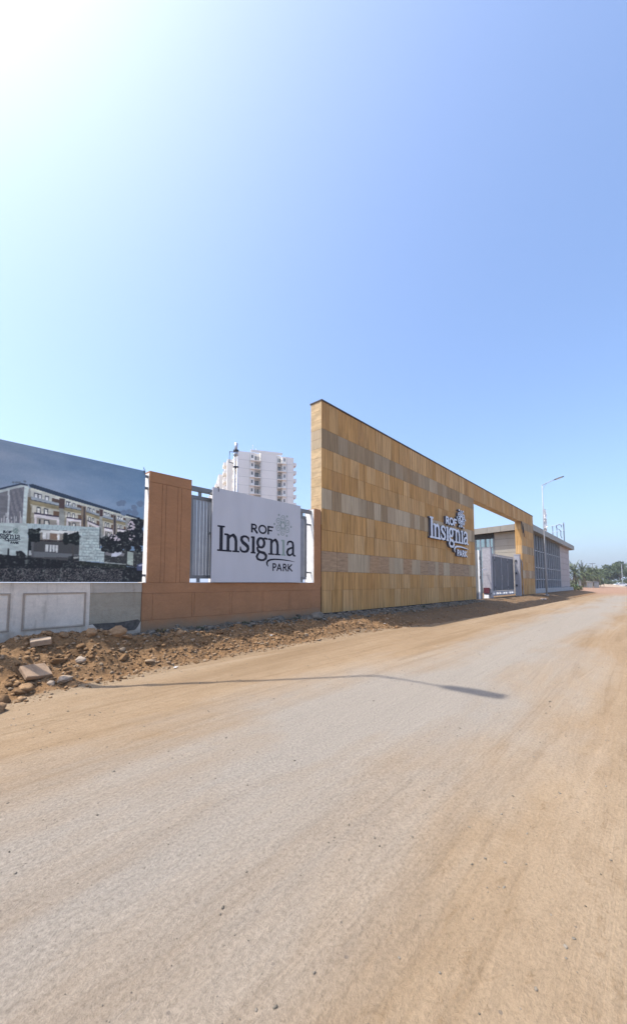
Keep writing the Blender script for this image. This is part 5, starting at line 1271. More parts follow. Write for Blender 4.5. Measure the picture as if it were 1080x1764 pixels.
# road side: fins over dark glass, transoms, blank panels at the far end
mb = MB(); mb.box(30.7, 48.4, gy0 + .06, gy0 + .118, .42, 5.98); mb.build('window', M['fin_glass'], GH)
fin_mb = MB(); fin_mb.box(-.06, .06, -.03, .10, .40, 5.97); fin_me = fin_mb.mesh('fin', M['fin'])
x = 30.9
while x < 48.4:
    link('fin', fin_me, GH, (x, gy0 - .04, 0)); x += 1.16
for z in (1.30, 2.55, 4.3):
    mb = MB(); mb.box(30.7, 48.4, gy0 - .0, gy0 + .05, z, z + .09); mb.build('transom', M['fin'], GH)
pm = {}
for i in range(3):
    for j in range(7):
        mb = MB(); mb.cham(.012, 2.57, 0, .06, .012, .79, .01)
        if 'p' not in pm: pm['p'] = mb.mesh('wall_panel', M['panel_grey'])
        link('wall_panel', pm['p'], GH, (48.42 + i*2.58, gy0 + .05, .42 + j*.80))
mb = MB(); mb.box(30.55, 56.25, gy0 - .30, gy0 + .2, -.35, .40); mb.build('plinth', M['plinth'], GH)
# side towards the gate: warm panels, then glazing
pn = {}
for j in range(9):
    for i in range(2):
        mb = MB(); mb.box(0, .05, .01, 1.30, .012, .67)
        if 'q' not in pn: pn['q'] = mb.mesh('side_panel', M['panel_tan'])
        link('side_panel', pn['q'], GH, (gu0, gy0 + .15 + i*1.30, -.1 + j*.68))
mb = MB(); mb.box(gu0 + .03, gu0 + .055, 3.66, 9.5, -.1, 5.45); mb.build('window', M['glass'], GH)
mb = MB(); mb.box(gu0 - .01, gu0 + .05, 3.63, 9.5, 5.45, 6.1); mb.build('window_head', M['dark_joint'], GH)
for k, y_ in enumerate((3.62, 4.02, 4.42, 4.95, 5.4, 5.9, 6.5, 7.3, 8.2, 9.5)):
    mb = MB(); mb.box(gu0 - .03, gu0 + .028, y_, y_ + (.10 if k % 2 else .16), -.1, 5.45); mb.build('mullion', M['fin'] if k % 2 else M['grey_metal'], GH)
for z in (2.5, 4.55):
    mb = MB(); mb.box(gu0 - .02, gu0 + .027, 3.72, 9.5, z, z + .08); mb.build('window_transom', M['grey_metal'], GH)

# bare sign frame on the gatehouse roof
RF = thing('roof_sign_frame', 'bare scaffold frame with a bent loop standing on the gatehouse roof edge', 'frame')
ru = 50.6
for y_, z1 in ((.62, 9.15), (1.9, 8.85)):
    mb = MB(); mb.tube([(ru, y_, 6.2), (ru, y_, z1)], .075 if y_ < 1 else .05, 6); mb.build('pole', M['scaffold'], RF)
mb = MB(); mb.tube([(ru, 1.42, 6.3), (ru, 1.42, 8.9)], .045, 6); mb.build('pole', M['scaffold'], RF)
for z in (7.95, 8.85):
    mb = MB(); mb.tube([(ru - .1, .5, z + .12), (ru - .1, 2.1, z - .1)], .04, 6); mb.build('rail', M['scaffold'], RF)
lp = [(ru - .15, 1.15 + .30*math.cos(a_), 8.62 + .32*math.sin(a_)) for a_ in [R(x) for x in range(200, -90, -15)]]
lp += [(ru - .15, .95, 8.0), (ru - .15, .98, 7.4), (ru - .15, .85, 7.0)]
mb = MB(); mb.tube(lp, .06, 6); mb.build('bent_tube', M['scaffold'], RF)

# ---------------------------------------------------------------- street lamps
def make_lamp(h, label):
    t = thing('street_lamp', label, 'street lamp', group='street lamps along the wall')
    mb = MB(); mb.tube([(0, 0, -.4), (0, 0, 3), (0, 0, 6), (0, 0, h)], .08, 10, .034); mb.build('pole', M['lamp_metal'], t, True)
    mb = MB(); mb.box(-.15, .15, -.15, .15, -.35, .04); mb.build('base_plate', M['lamp_metal'], t)
    mb = MB(); mb.tube([(0, .02, h - .05), (0, -.35, h + .10), (0, -1.0, h + .30)], .034, 8, .028); mb.build('arm', M['lamp_metal'], t, True)
    mb = MB(); mb.tube([(0, .0, h - .5), (0, -.35, h + .08)], .014, 6); mb.build('stay', M['lamp_metal'], t)
    def rg_(y, z, hw, up, dn): return [(-hw, y, z - dn), (hw, y, z - dn), (hw*1.05, y, z), (hw*.6, y, z + up), (-hw*.6, y, z + up), (-hw*1.05, y, z)]
    mb = MB(); mb.loft([rg_(-.92, h + .29, .045, .03, .03), rg_(-1.04, h + .32, .12, .05, .03), rg_(-1.4, h + .40, .15, .055, .025), rg_(-1.70, h + .47, .12, .03, .02)])
    hd = mb.build('lamp_head', M['lamp_dark'], t)
    mb = MB(); mb.loft([[(-.10, -1.1, h + .285), (.10, -1.1, h + .285), (.10, -1.55, h + .395), (-.10, -1.55, h + .395)], [(-.10, -1.1, h + .305), (.10, -1.1, h + .305), (.10, -1.55, h + .415), (-.10, -1.55, h + .415)]])
    mb.build('lens', M['white_paint'], hd)
    return t
l1 = make_lamp(10.1, 'tall slim galvanised street lamp standing in front of the grey gatehouse')
l1.location = (29.9, -.85, -.1)
l2 = make_lamp(12.2, 'galvanised street lamp beside the white wall whose shadow crosses the road')
l2.location = (-8.75, -.80, -.1)

# white cloth tied to the lamp pole
rc = random.Random(9); mb = MB(); nx_, nz2 = 6, 16; gridv = []
for j in range(nz2 + 1):
    for i in range(nx_ + 1):
        z = 7.75 - 2.0*j/nz2; wd = .12 + .55*abs(math.sin(j*.42 + .4)) * (1 if j > 5 else .5)
        gridv.append((30.0 + wd*i/nx_ + rc.uniform(-.03, .03), -.93 + .10*math.sin(i*1.4 + j*.7), z + rc.uniform(-.04, .04)))
mb.v = gridv
for j in range(nz2):
    for i in range(nx_):
        if rc.random() < .16 and i > 1: continue
        a = j*(nx_+1) + i; mb.f.append((a, a+1, a+nx_+2, a+nx_+1)); mb.m.append(0)
tag(mb.build('tattered_cloth', M['cloth'], fix=False), 'tattered white cloth tied to the pole of the street lamp by the gatehouse', 'cloth')

# ---------------------------------------------------------------- apartment tower
TO = thing('apartment_tower', 'white high-rise apartment tower with stacked balconies rising behind the name board', 'building', (67.0, 97.2, -.2), R(-29))
TW_, TD, TH_ = 20.2, 26.0, 47.6
fl = 3.0
mb = MB()
# front wall built round the two balcony recesses (x: 0-5.6, recess 5.6-8.0, 8.0-14.2, recess 14.2-16.1, to 20.2)
mb.box(0, 5.9, 0, TD, 0, TH_ - .3); mb.box(5.9, 8.0, 1.8, TD, 0, TH_ + .2); mb.box(8.0, 14.2, 0, TD, 0, TH_ + .5)
mb.box(14.2, 15.9, 1.8, TD, 0, TH_ + .3); mb.box(15.9, 20.2, 0, TD, 0, TH_ - .6)
twall = mb.build('wall', M['tower_wall'], TO)
mb = MB(); mb.box(4.4, 15.9, -.06, .3, TH_ - .1, TH_ + .75); mb.build('parapet', M['tower_wall'], TO)
mb = MB(); mb.box(-3.0, 0, 6, 17, 0, TH_ - 1.6); mb.box(-5.4, -3.0, 14, 26, 0, TH_ - 5.2); mb.box(-7.4, -5.4, 22, 34, 0, TH_ - 9); mb.build('side_wing', M['tower_wall'], TO)
slab_a = MB(); slab_a.box(4.3, 8.0, -.75, 1.8, 0, .22); slab_a = slab_a.mesh('balcony_slab', M['tower_wall'])
slab_b = MB(); slab_b.box(14.2, 17.3, -.75, 1.8, 0, .22); slab_b = slab_b.mesh('balcony_slab', M['tower_wall'])
def rail_mesh(x0, x1):
    m_ = MB(); k = x0
    while k < x1: m_.box(k, k + .05, -.70, -.66, .22, 1.15); k += .28
    m_.box(x0, x1, -.72, -.65, 1.12, 1.2); return m_.mesh('railing', M['tower_rail'])
rail_a, rail_b = rail_mesh(6.1, 8.0), rail_mesh(14.2, 15.9)
def pane(x0, x1, z0, z1, y): m_ = MB(); m_.box(x0, x1, y, y + .03, z0, z1); return m_.mesh('window', M['tower_glass'])
win_a, win_b = pane(6.2, 7.7, .3, 2.5, 1.765), pane(14.4, 15.7, .3, 2.5, 1.765)
sm_a, sm_b = pane(4.7, 5.3, 1.1, 2.2, -.035), pane(16.5, 17.0, 1.1, 2.2, -.035)
sid = MB(); sid.box(20.2, 21.4, .6, 3.4, 0, 1.15); sid = sid.mesh('side_balcony', M['tower_wall'])
sil = MB(); sil.box(-1.3, 0, 1.2, 5.0, 0, 1.15); sil.box(-1.1, 0, 5.6, 7.8, .9, 1.1); sil = sil.mesh('side_balcony', M['tower_wall'])
siw = [MB().box(-4.1, -3.0, 8, 13, 0, 1.15).mesh('side_balcony', M['tower_wall']), MB().box(-6.4, -5.4, 16, 21, 0, 1.15).mesh('side_balcony', M['tower_wall']), MB().box(-8.4, -7.4, 25, 30, 0, 1.15).mesh('side_balcony', M['tower_wall'])]
sdw = MB(); sdw.box(20.20, 20.23, 1.0, 3.0, .3, 2.4); sdw = sdw.mesh('window', M['tower_glass'])
lw_ = MB(); lw_.box(-.03, 0, 1.6, 4.4, .3, 2.4); lw_.box(-3.03, -3.0, 9.6, 12.4, .3, 2.4); lw_ = lw_.mesh('window', M['tower_glass'])
for k in range(15):
    z = TH_ - 3.4 - k*fl
    if z < 9: break
    sa = link('balcony', slab_a, TO, (0, 0, z)); link('railing', rail_a, sa); sb = link('balcony', slab_b, TO, (0, 0, z)); link('railing', rail_b, sb)
    for me_ in (win_a, win_b, sm_a, sm_b, sdw, lw_): link('window', me_, TO, (0, 0, z))
    cu_ = random.Random(k*7 + 1); cm = MB()
    for (xa, xb) in ((6.2, 7.7), (14.4, 15.7)):
        if cu_.random() < .7:
            f0 = cu_.uniform(0, .5); f1 = f0 + cu_.uniform(.2, .5); cm.box(xa + (xb-xa)*f0, xa + (xb-xa)*min(f1, 1), 1.735, 1.76, .35, 2.45)
    if cm.v: cm.build('curtain', M['tower_shade'], TO, loc=(0, 0, z))
    for me_ in (sid, sil): link('side_balcony', me_, TO, (0, 0, z))
    for me_, top in zip(siw, (1.6, 5.2, 9.0)):
        if z + 1.6 < TH_ - top: link('side_balcony', me_, TO, (0, 0, z))
    jn = MB(); jn.box(0.02, 4.3, -.012, 0.0, z + .1, z + .2); jn.box(8.02, 14.18, -.012, 0, z + .1, z + .2); jn.box(17.3, 20.18, -.012, 0, z + .1, z + .2); jn.build('floor_line', M['tower_shade'], TO)
mb = MB(); mb.tube([(5.2, .3, TH_), (5.2, .3, TH_ + 2.6)], .08, 6); mb.tube([(6.4, .3, TH_), (6.4, .3, TH_ + 1.6)], .06, 6); mb.build('antenna', M['tower_wall'], TO)
for x in (4.1, 8.25, 13.9, 17.6):
    mb = MB(); mb.tube([(x, -.10, 3), (x, -.10, TH_ - .8)], .06, 5); mb.build('drain_pipe', M['tower_shade'], TO)

FL = thing('flue_stack', 'twin stainless steel flue pipe with dark clamps rising in front of the white tower', 'chimney', (14.1, 24.5, -.1))
for k, x in enumerate((-.15, .17)):
    mb = MB(); mb.tube([(x*.67, x*.74*-1, 0), (x*.67, x*.74*-1, 15.0 if k == 0 else 15.4)], .10, 12); mb.build('pipe', M['flue'], FL, True)
mb = MB(); mb.tube([(0, 0, 14.7), (0, 0, 15.3)], .26, 12, .14); mb.build('cowl', M['flue'], FL, True)
mb = MB(); mb.tube([(0, 0, 15.3), (0, 0, 16.1)], .13, 10, .2); mb.build('tip', M['flue'], FL, True)
for z in (5, 7.4, 10.3, 13.4, 15.2):
    mb = MB(); mb.tube([(0, 0, z), (0, 0, z + .16)], .29, 12); mb.build('clamp', M['clamp'], FL)
mb = MB(); mb.tube([(0, 0, 15.1), (-.45, .5, 15.2), (-.47, .52, 14.0), (-.1, .1, 13.9)], .05, 6); mb.build('bracket', M['clamp'], FL)

# ---------------------------------------------------------------- trees far down the road
def crown_mesh(name, seed, lobes, nleaf, size, mat):
    r_ = np.random.default_rng(seed); V = []; 
    for (cx_, cy2, cz_, rx_, ry_, rz_) in lobes:
        d = r_.normal(size=(nleaf, 3)); d /= np.linalg.norm(d, axis=1)[:, None]
        rad = r_.uniform(.45, 1.05, nleaf)[:, None]
        c = np.array([cx_, cy2, cz_]) + d * rad * np.array([rx_, ry_, rz_])
        a = r_.normal(size=(nleaf, 3)); a /= np.linalg.norm(a, axis=1)[:, None]
        b_ = np.cross(a, r_.normal(size=(nleaf, 3))); b_ /= np.linalg.norm(b_, axis=1)[:, None]
        s_ = r_.uniform(.5, 1.2, nleaf)[:, None] * size
        V.append(np.stack([c - a*s_, c + b_*s_*.5, c + a*s_, c - b_*s_*.5], 1))
    V = np.concatenate(V).reshape(-1, 3)
    return np_mesh(name, V, np.arange(len(V)).reshape(-1, 4), M[mat])
def make_tree(seed, h, label, loc, mat='leaf', wide=1.0, group='trees at the far end of the road', cat='tree'):
    r_ = random.Random(seed)
    t = thing('broadleaf_tree', label, cat, loc, group=group)
    mb = MB(); mb.tube([(0, 0, -.3), (.1, 0, h*.2), (r_.uniform(-.3, .3), r_.uniform(-.3, .3), h*.45)], .22, 7, .12)
    lob = []
    for k in range(9):
        a = k*2.4 + r_.random(); q = r_.uniform(.1, .34)*h*wide; z = h*r_.uniform(.36, .86)
        if z > h*.7: q *= .55
        p = (math.cos(a)*q, math.sin(a)*q, z); lob.append((*p, h*.17*wide, h*.17*wide, h*.12))
        if k % 2 == 0: mb.tube([(0, 0, h*.28), (p[0]*.5, p[1]*.5, z*.8), p], .09, 5, .03)
    mb.build('trunk', M['bark'], t)
    link('crown', crown_mesh('crown', seed, lob, 190, .05*h*.8, mat), t)
    return t
def make_palm(seed, h, loc, label):
    r_ = random.Random(seed); t = thing('date_palm', label, 'palm tree', loc, group='date palms beyond the gatehouse')
    mb = MB(); pts = [(0, 0, -.3)]
    for k in range(1, 7): pts.append((r_.uniform(-.03, .03), r_.uniform(-.03, .03), h*.5*k/6))
    mb.tube(pts, .30, 8, .26); mb.build('trunk', M['palm_bark'], t)
    for dry in (False, True):
        fm = MB()
        nf = 70 if not dry else 18
        for k in range(nf):
            az = r_.uniform(0, 2*math.pi); el = r_.uniform(-.5, 1.35) if not dry else r_.uniform(-1.1, -.5)
            L = h*r_.uniform(.42, .60); o_ = Vector((0, 0, h*.5)); p = o_; dr = Vector((math.cos(az)*math.cos(el), math.sin(az)*math.cos(el), math.sin(el)))
            sd = Vector((-math.sin(az), math.cos(az), 0))
            for s_ in range(7):
                q = p + dr * (L/7); dr = (dr + Vector((0, 0, -.17))).normalized()
                wd = .36*math.sin(math.pi*(s_ + .9)/8.2)
                for sg in (-1, 1):
                    for u2 in (0, .5):
                        a_ = p.lerp(q, u2); b_ = p.lerp(q, u2 + .36)
                        tip = a_.lerp(b_, .9) + sd*sg*wd + dr*.18 + Vector((0, 0, -.10*abs(wd)))
                        fm.face([a_, b_, tip])
                p = q
        fm.build('dry_fronds' if dry else 'crown', M['dry_leaf'] if dry else M['palm'], t, fix=False)
    return t
palms = [(104, 8.6, 7.6, 'nearest'), (111, 7.4, 7.4, 'second'), (118, 6.6, 7.2, 'third'), (126, 5.6, 7.0, 'fourth'), (134, 4.6, 7.0, 'fifth'), (108, 12.5, 10.5, 'tallest rear')]
for k, (x, y, h, wd) in enumerate(palms):
    make_palm(50 + k, h, (x, y, -.25), '%s dusty date palm in the row of palms past the gatehouse corner' % wd)
tl = [(172, 4.4, 8.6, 1.1, 'leaf'), (170, 1.0, 9.8, 1.2, 'leaf'), (183, -2.6, 8.2, 1.2, 'leaf2'), (186, 6.0, 8.0, 1.1, 'leaf2'), (166, 9.5, 7.4, 1.0, 'leaf'), (190, 2.0, 10.0, 1.2, 'leaf'), (205, -6, 9.5, 1.2, 'leaf2'), (215, -12, 10, 1.2, 'leaf'), (200, -1, 8, 1.2, 'leaf2'), (225, -20, 11, 1.2, 'leaf'), (150, 8.4, 6.2, 1.3, 'leaf2'), (158, 5.6, 6.6, 1.3, 'leaf')]
names = ['round olive tree left of the tallest tree beside the parked cars', 'tallest dark olive tree standing behind the parked white car', 'pale dusty tree at the right edge behind the white car', 'pale dusty tree filling the gap behind the palms', 'small dark tree close behind the last palm', 'dark tree rising behind the tallest roadside tree', 'dusty tree beyond the white car on the right', 'dark tree far right beyond the road bend', 'pale low tree behind the right edge tree', 'big far tree outside the road bend on the right', 'grey green tree between the palms and the tallest tree', 'dark bushy tree just right of the last palm']
for k, (x, y, h, wd, m_) in enumerate(tl): make_tree(80 + k, h, names[k], (x, y, -.3), m_, wd)
for k, (x, y, h, lb) in enumerate(((150, 4.8, 3.2, 'dark scrubby bush under the palms near the rubble heap'), (158, 2.9, 2.6, 'grey green bush behind the low white car'), (166, .4, 2.4, 'low bush at the foot of the tallest tree'), (98, 6.4, 2.2, 'scrubby bush at the corner of the gatehouse end wall'), (62, 1.2, 1.3, 'dry weedy shrub against the end of the gatehouse'), (170, -3.4, 2.6, 'dusty bush behind the right hand parked car'), (140, 6.4, 2.8, 'dark thicket under the third and fourth palms'), (128, 9.4, 3.0, 'dark thicket behind the palm trunks'), (163, 4.2, 3.0, 'scrub left of the hatchback below the trees'), (176, -1.6, 3.2, 'scrub below the pale tree at the right edge'), (186, .8, 3.6, 'tall scrub behind the trunk of the tallest tree'), (184, -4.8, 3.4, 'tall scrub behind the saloon car'), (180, 5.6, 3.4, 'dark scrub under the tree left of the tallest'))):
    r_ = random.Random(k); t = thing('bush', lb, 'bush', (x, y, -.35), group='bushes beside the far road')
    lob = [(r_.uniform(-1, 1)*h*.5, r_.uniform(-1, 1)*h*.5, h*r_.uniform(.3, .6), h*.5, h*.5, h*.4) for _ in range(5)]
    link('foliage', crown_mesh('foliage', 300 + k, lob, 90, .10*h, 'leaf2' if k % 2 else 'leaf'), t)
    mb = MB()
    for q in range(4): mb.tube([(0, 0, 0), (r_.uniform(-.4, .4), r_.uniform(-.4, .4), h*.5)], .03, 4)
    mb.build('stems', M['bark'], t)

# ---------------------------------------------------------------- parked cars, sheds and poles far away
def make_car(label, loc, rz, van=False):
    t = thing('parked_car', label, 'car', loc, rz, 'white cars parked at the far end')
    prof = [(-2.1, .35), (-2.12, .75), (-1.95, .95), (-1.25, 1.0 if not van else 1.25), (-.75, 1.42 if not van else 1.8), (.75, 1.46 if not van else 1.85), (1.55, 1.02), (2.05, .85), (2.12, .55), (2.05, .32)]
    mb = MB(); n_ = len(prof)
    mb.loft([[(x, -.80, z) for x, z in prof], [(x, -.84, z) for x, z in prof], [(x, .84, z) for x, z in prof], [(x, .80, z) for x, z in prof]])
    body = mb.build('body', M['car_white'], t)
    zt = 1.36 if not van else 1.72
    for sg in (-1, 1):
        mb = MB(); mb.prism([(-1.05, 1.02), (-.68, zt), (-.02, zt + .02), (-.02, 1.02)], sg*.845, sg*.85); mb.build('side_window', M['glass'], t)
        mb = MB(); mb.prism([(.04, 1.02), (.04, zt + .02), (.7, zt + .02), (1.30, 1.02)], sg*.845, sg*.85); mb.build('side_window', M['glass'], t)
        for x in (-1.3, 1.3):
            mb = MB(); mb.tube([(x, sg*.70, .32), (x, sg*.88, .32)], .32, 14); wh = mb.build('wheel', M['tyre'], t)
            mb = MB(); mb.tube([(x, sg*.88, .32), (x, sg*.90, .32)], .18, 10); mb.build('rim', M['lamp_metal'], wh)
        mb = MB(); mb.box(1.98, 2.14, min(sg*.5, sg*.78), max(sg*.5, sg*.78), .62, .78); mb.build('headlight', M['glass'], t)
    mb = MB(); mb.face([(-1.27, -.72, 1.04), (-1.27, .72, 1.04), (-.80, .66, 1.39), (-.80, -.66, 1.39)]); mb.face([(1.58, -.72, 1.04), (1.58, .72, 1.04), (.82, .66, 1.42), (.82, -.66, 1.42)])
    for k in range(len(mb.v)): a, b_, c = mb.v[k]; mb.v[k] = (a*1.012, b_, c + .012)
    if not van: mb.build('windscreen', M['glass'], t)
    return t
make_car('white hatchback parked sideways in front of the far trees', (158, .35, -.42), R(-58))
make_car('white van parked behind the earth heap left of the hatchback', (154, 6.2, -.25), R(-62), True)
make_car('white saloon half hidden at the right edge of the picture', (163, -2.9, -.45), R(-60))
for (x, y, wd, dp, h, nm, lb, mt) in ((116, 10.6, 2.0, 3.4, 2.2, 'white_shed', 'small white shed behind the first palms', 'white_plaster'), (108, 3.9, 1.3, 1.2, 1.5, 'cabinet', 'grey electrical cabinet by the palm trunks', 'fascia'), (112, 2.9, .9, 1.0, 1.5, 'cabinet', 'dark grey cabinet right of the paler cabinet', 'grey_metal'), (126, 7.6, 2.2, 2.2, 2.5, 'tarpaulin_shelter', 'teal tarpaulin shelter behind the grey cabinets', 'teal')):
    t = thing(nm, lb, 'cabinet' if nm == 'cabinet' else 'shed', (x, y, -.35))
    mb = MB(); mb.box(-wd/2, wd/2, -dp/2, dp/2, 0, h); mb.build('body', M[mt], t)
    mb = MB(); mb.loft([[(-wd/2 - .1, -dp/2 - .1, h), (wd/2 + .1, -dp/2 - .1, h), (wd/2 + .1, dp/2 + .1, h), (-wd/2 - .1, dp/2 + .1, h)], [(-wd/2 - .1, -dp/2 - .1, h + .08), (wd/2 + .1, -dp/2 - .1, h + .08), (wd/2 + .1, dp/2 + .1, h + .25), (-wd/2 - .1, dp/2 + .1, h + .25)]]); mb.build('roof', M[mt], t)
    for k in range(2):
        mb = MB(); mb.box(-wd/2 - .02, -wd/2 - .001, -dp*.4 + k*dp*.42, -dp*.04 + k*dp*.42, .2, h*.85); mb.build('door', M['grey_metal'], t)
for (x, y, h, lb) in ((160, -.1, 8.0, 'slim utility pole with a cross arm above the right hand trees'), (152, 7.4, 8.2, 'slim utility pole with a lamp above the palms')):
    t = thing('utility_pole', lb, 'pole', (x, y, -.4), group='utility poles above the far trees')
    mb = MB(); mb.tube([(0, 0, 0), (0, 0, h)], .12, 6); mb.build('pole', M['lamp_metal'], t)
    mb = MB(); mb.tube([(-.7, .8, h - .1), (.7, -.8, h - .1)], .09, 6); mb.build('cross_arm', M['lamp_dark'], t)

# ---------------------------------------------------------------- stones and rubble
t0 = (1 + 5**.5)/2
ICO_V = np.array([(-1,t0,0),(1,t0,0),(-1,-t0,0),(1,-t0,0),(0,-1,t0),(0,1,t0),(0,-1,-t0),(0,1,-t0),(t0,0,-1),(t0,0,1),(-t0,0,-1),(-t0,0,1)])/math.hypot(1, t0)
ICO_F = np.array([(0,11,5),(0,5,1),(0,1,7),(0,7,10),(0,10,11),(1,5,9),(5,11,4),(11,10,2),(10,7,6),(7,1,8),(3,9,4),(3,4,2),(3,2,6),(3,6,8),(3,8,9),(4,9,5),(2,4,11),(6,2,10),(8,6,7),(9,8,1)])
def rot_rand(r_, n):
    q = r_.normal(size=(n, 4)); q /= np.linalg.norm(q, axis=1)[:, None]; a, b_, c, d = q.T
    return np.stack([1-2*(c*c+d*d), 2*(b_*c-a*d), 2*(b_*d+a*c), 2*(b_*c+a*d), 1-2*(b_*b_+d*d), 2*(c*d-a*b_), 2*(b_*d-a*c), 2*(c*d+a*b_), 1-2*(b_*b_+c*c)], 1).reshape(n, 3, 3)
def rocks_mesh(name, pos, size, seed, mat, flat=.7):
    r_ = np.random.default_rng(seed); n = len(pos)
    v = ICO_V[None] * r_.uniform(.55, 1.3, (n, 12, 1)) * r_.uniform(.6, 1.25, (n, 1, 3))
    v = np.einsum('nij,nkj->nki', rot_rand(r_, n), v); v[:, :, 2] *= flat
    v = v * size[:, None, None] + pos[:, None, :]
    f = (ICO_F[None] + (np.arange(n)*12)[:, None, None]).reshape(-1, 3)
    return np_mesh(name, v.reshape(-1, 3), f, M[mat])
rr = np.random.default_rng(12)
def scatter(n, u0, u1, side, smin, smax, power, seed):
    r_ = np.random.default_rng(seed); u_ = r_.uniform(u0, u1, n)
    ey = edge_y(u_) + fbm(u_*.9, u_*0, 3, 5) * .5
    tt = r_.beta(1.6, 1.6, n)
    y_ = ey - .12 + tt * (-.42 - ey + .12) if side == 'mound' else -r_.uniform(.06, .62, n)
    s_ = smin + (smax - smin) * r_.random(n)**power
    z_ = ground_z(u_, y_) + s_*.18
    return np.stack([u_, y_, z_], 1), s_
p_, s_ = scatter(17000, -10.5, 3.2, 'mound', .006, .045, 5.0, 1)
o = link('rubble', rocks_mesh('rubble', p_, s_, 2, 'rock')); o['kind'] = 'stuff'
p_, s_ = scatter(1500, 3, 30, 'mound', .01, .05, 3, 3)
o = link('loose_gravel', rocks_mesh('loose_gravel', p_, s_, 4, 'rock')); o['kind'] = 'stuff'
p_, s_ = scatter(1500, -6.6, 14, 'wall', .012, .095, 2.6, 5)
o = link('mortar_debris', rocks_mesh('mortar_debris', p_, s_, 6, 'debris', .55)); o['kind'] = 'stuff'
# sparse road grit
n_ = 6000; ru_ = rr.uniform(-9, 12, n_); ry_ = -1.5 - rr.random(n_)**1.6 * 8
o = link('road_grit', rocks_mesh('road_grit', np.stack([ru_, ry_, ground_z(ru_, ry_) + .001], 1), .003 + .010*rr.random(n_)**4, 8, 'debris')); o['kind'] = 'stuff'

# bigger stones, one by one: three shapes shared
def fine_rock(seed, rough=.16):
    v = ICO_V; f = ICO_F
    for _ in range(1):
        mid = {}; nv = [tuple(p) for p in v]; nf = []
        def md(a, b_):
            k = (min(a, b_), max(a, b_))
            if k not in mid:
                p = (np.array(nv[a]) + np.array(nv[b_]))/2; p /= np.linalg.norm(p); mid[k] = len(nv); nv.append(tuple(p))
            return mid[k]
        for a, b_, c in f:
            x, y, z = md(a, b_), md(b_, c), md(c, a); nf += [(a, x, z), (b_, y, x), (c, z, y), (x, y, z)]
        v = np.array(nv); f = np.array(nf)
    r_ = np.random.default_rng(seed)
    for _ in range(7):   # chop facets
        d = r_.normal(size=3); d /= np.linalg.norm(d); k = r_.uniform(.55, .85)
        pr = v @ d; v = v - np.outer(np.maximum(0, pr - k), d)
    v = v * (1 + rough*(r_.random((len(v), 1)) - .5))
    return v, f
rmesh = []
def sub_rock(v, f):
    mid = {}; nv = [tuple(p) for p in v]; nf = []
    def md(a, b_):
        k = (min(a, b_), max(a, b_))
        if k not in mid: mid[k] = len(nv); nv.append(tuple((np.array(nv[a]) + np.array(nv[b_]))/2))
        return mid[k]
    for a, b_, c in f:
        x, y, z = md(a, b_), md(b_, c), md(c, a); nf += [(a, x, z), (b_, y, x), (c, z, y), (x, y, z)]
    return np.array(nv), np.array(nf)
for k in range(6):
    v, f = fine_rock(400 + k); v, f = sub_rock(v, f)
    v = v * (1 + .30*(vnoise(v[:, 0]*2.6 + 9*k, v[:, 1]*2.6 + v[:, 2]*3.1, 71 + k) - .5) + .16*(vnoise(v[:, 0]*6 + 3*k, v[:, 1]*6 + v[:, 2]*7, 91) - .5))[:, None]; rmesh.append({m_: np_mesh('stone', v, f, M[m_]) for m_ in ('rock', 'debris', 'pale_rock')})
rk = random.Random(77)
for k in range(95):
    u_ = rk.uniform(-8.9, 2.4) if k > 30 else rk.uniform(-8.9, -6.2); ey = float(edge_y(np.array(u_)))
    y_ = ey + rk.random()**.8 * (-.5 - ey); s_ = .03 + .06*rk.random()**3
    o = link('stone', rmesh[k % 6]['rock'], None, (u_, y_, float(ground_z(u_, y_)) + s_*.25))
    o.scale = (s_*rk.uniform(.8, 1.4), s_*rk.uniform(.8, 1.2), s_*rk.uniform(.5, .9)); o.rotation_euler = (rk.uniform(-.4, .4), rk.uniform(-.4, .4), rk.uniform(0, 6.28))
    tag(o, 'rough brown stone lying loose on the dug up dirt verge', 'stone', 'loose stones on the dirt verge')
def big_stone(px, s_, mt, lb, shape, rz=0.0, nm='stone', cat='stone'):
    z = float(ground_z(px[0], px[1])); o = link(nm, rmesh[shape][mt], None, (px[0], px[1], z + s_[2]*(.05 if nm == 'earth_clod' else .35))); o.scale = s_; o.rotation_euler = (.1, -.1, rz); tag(o, lb, cat)
big_stone((-.70, -.42), (.30, .2, .17), 'debris', 'grey concrete lump at the foot of the joint between terracotta and sandstone walls', 1, .4, 'concrete_lump', 'concrete')
big_stone((-2.0, -.16), (.20, .13, .08), 'debris', 'flat grey mortar lump lying against the terracotta wall foot', 2, .2, 'concrete_lump', 'concrete')
big_stone((-7.25, -1.30), (.075, .07, .06), 'pale_rock', 'small pale white stone in the middle of the dirt heap', 3, .5)
big_stone((-7.72, -1.72), (.06, .055, .05), 'pale_rock', 'small pale stone lying right of the flat stone slab', 0, .9)
big_stone((-7.55, -1.66), (.13, .10, .05), 'pale_rock', 'flat pale stone chip right of the stone slab', 4, .2)
big_stone((-8.02, -1.80), (.10, .085, .07), 'rock', 'rounded brown boulder just below the stone slab', 5, 1.0)
big_stone((-8.28, -1.97), (.085, .075, .085), 'rock', 'upright brown boulder at the left foot of the dirt heap', 2, .3)
big_stone((-8.43, -2.30), (.16, .12, .10), 'rock', 'largest brown boulder at the lower left corner of the dirt heap', 1, .6)
big_stone((-8.5, -1.60), (.15, .11, .09), 'rock', 'wide brown boulder at the left edge above the others', 0, 1.4)
big_stone((-6.55, -.86), (.17, .12, .12), 'rock', 'large lumpy clod crowning the dirt heap below the roughcast patch', 3, .2, 'earth_clod', 'clod')
big_stone((-6.98, -.86), (.15, .10, .10), 'rock', 'second earth clod just left of the crowning clod', 5, 1.2, 'earth_clod', 'clod')
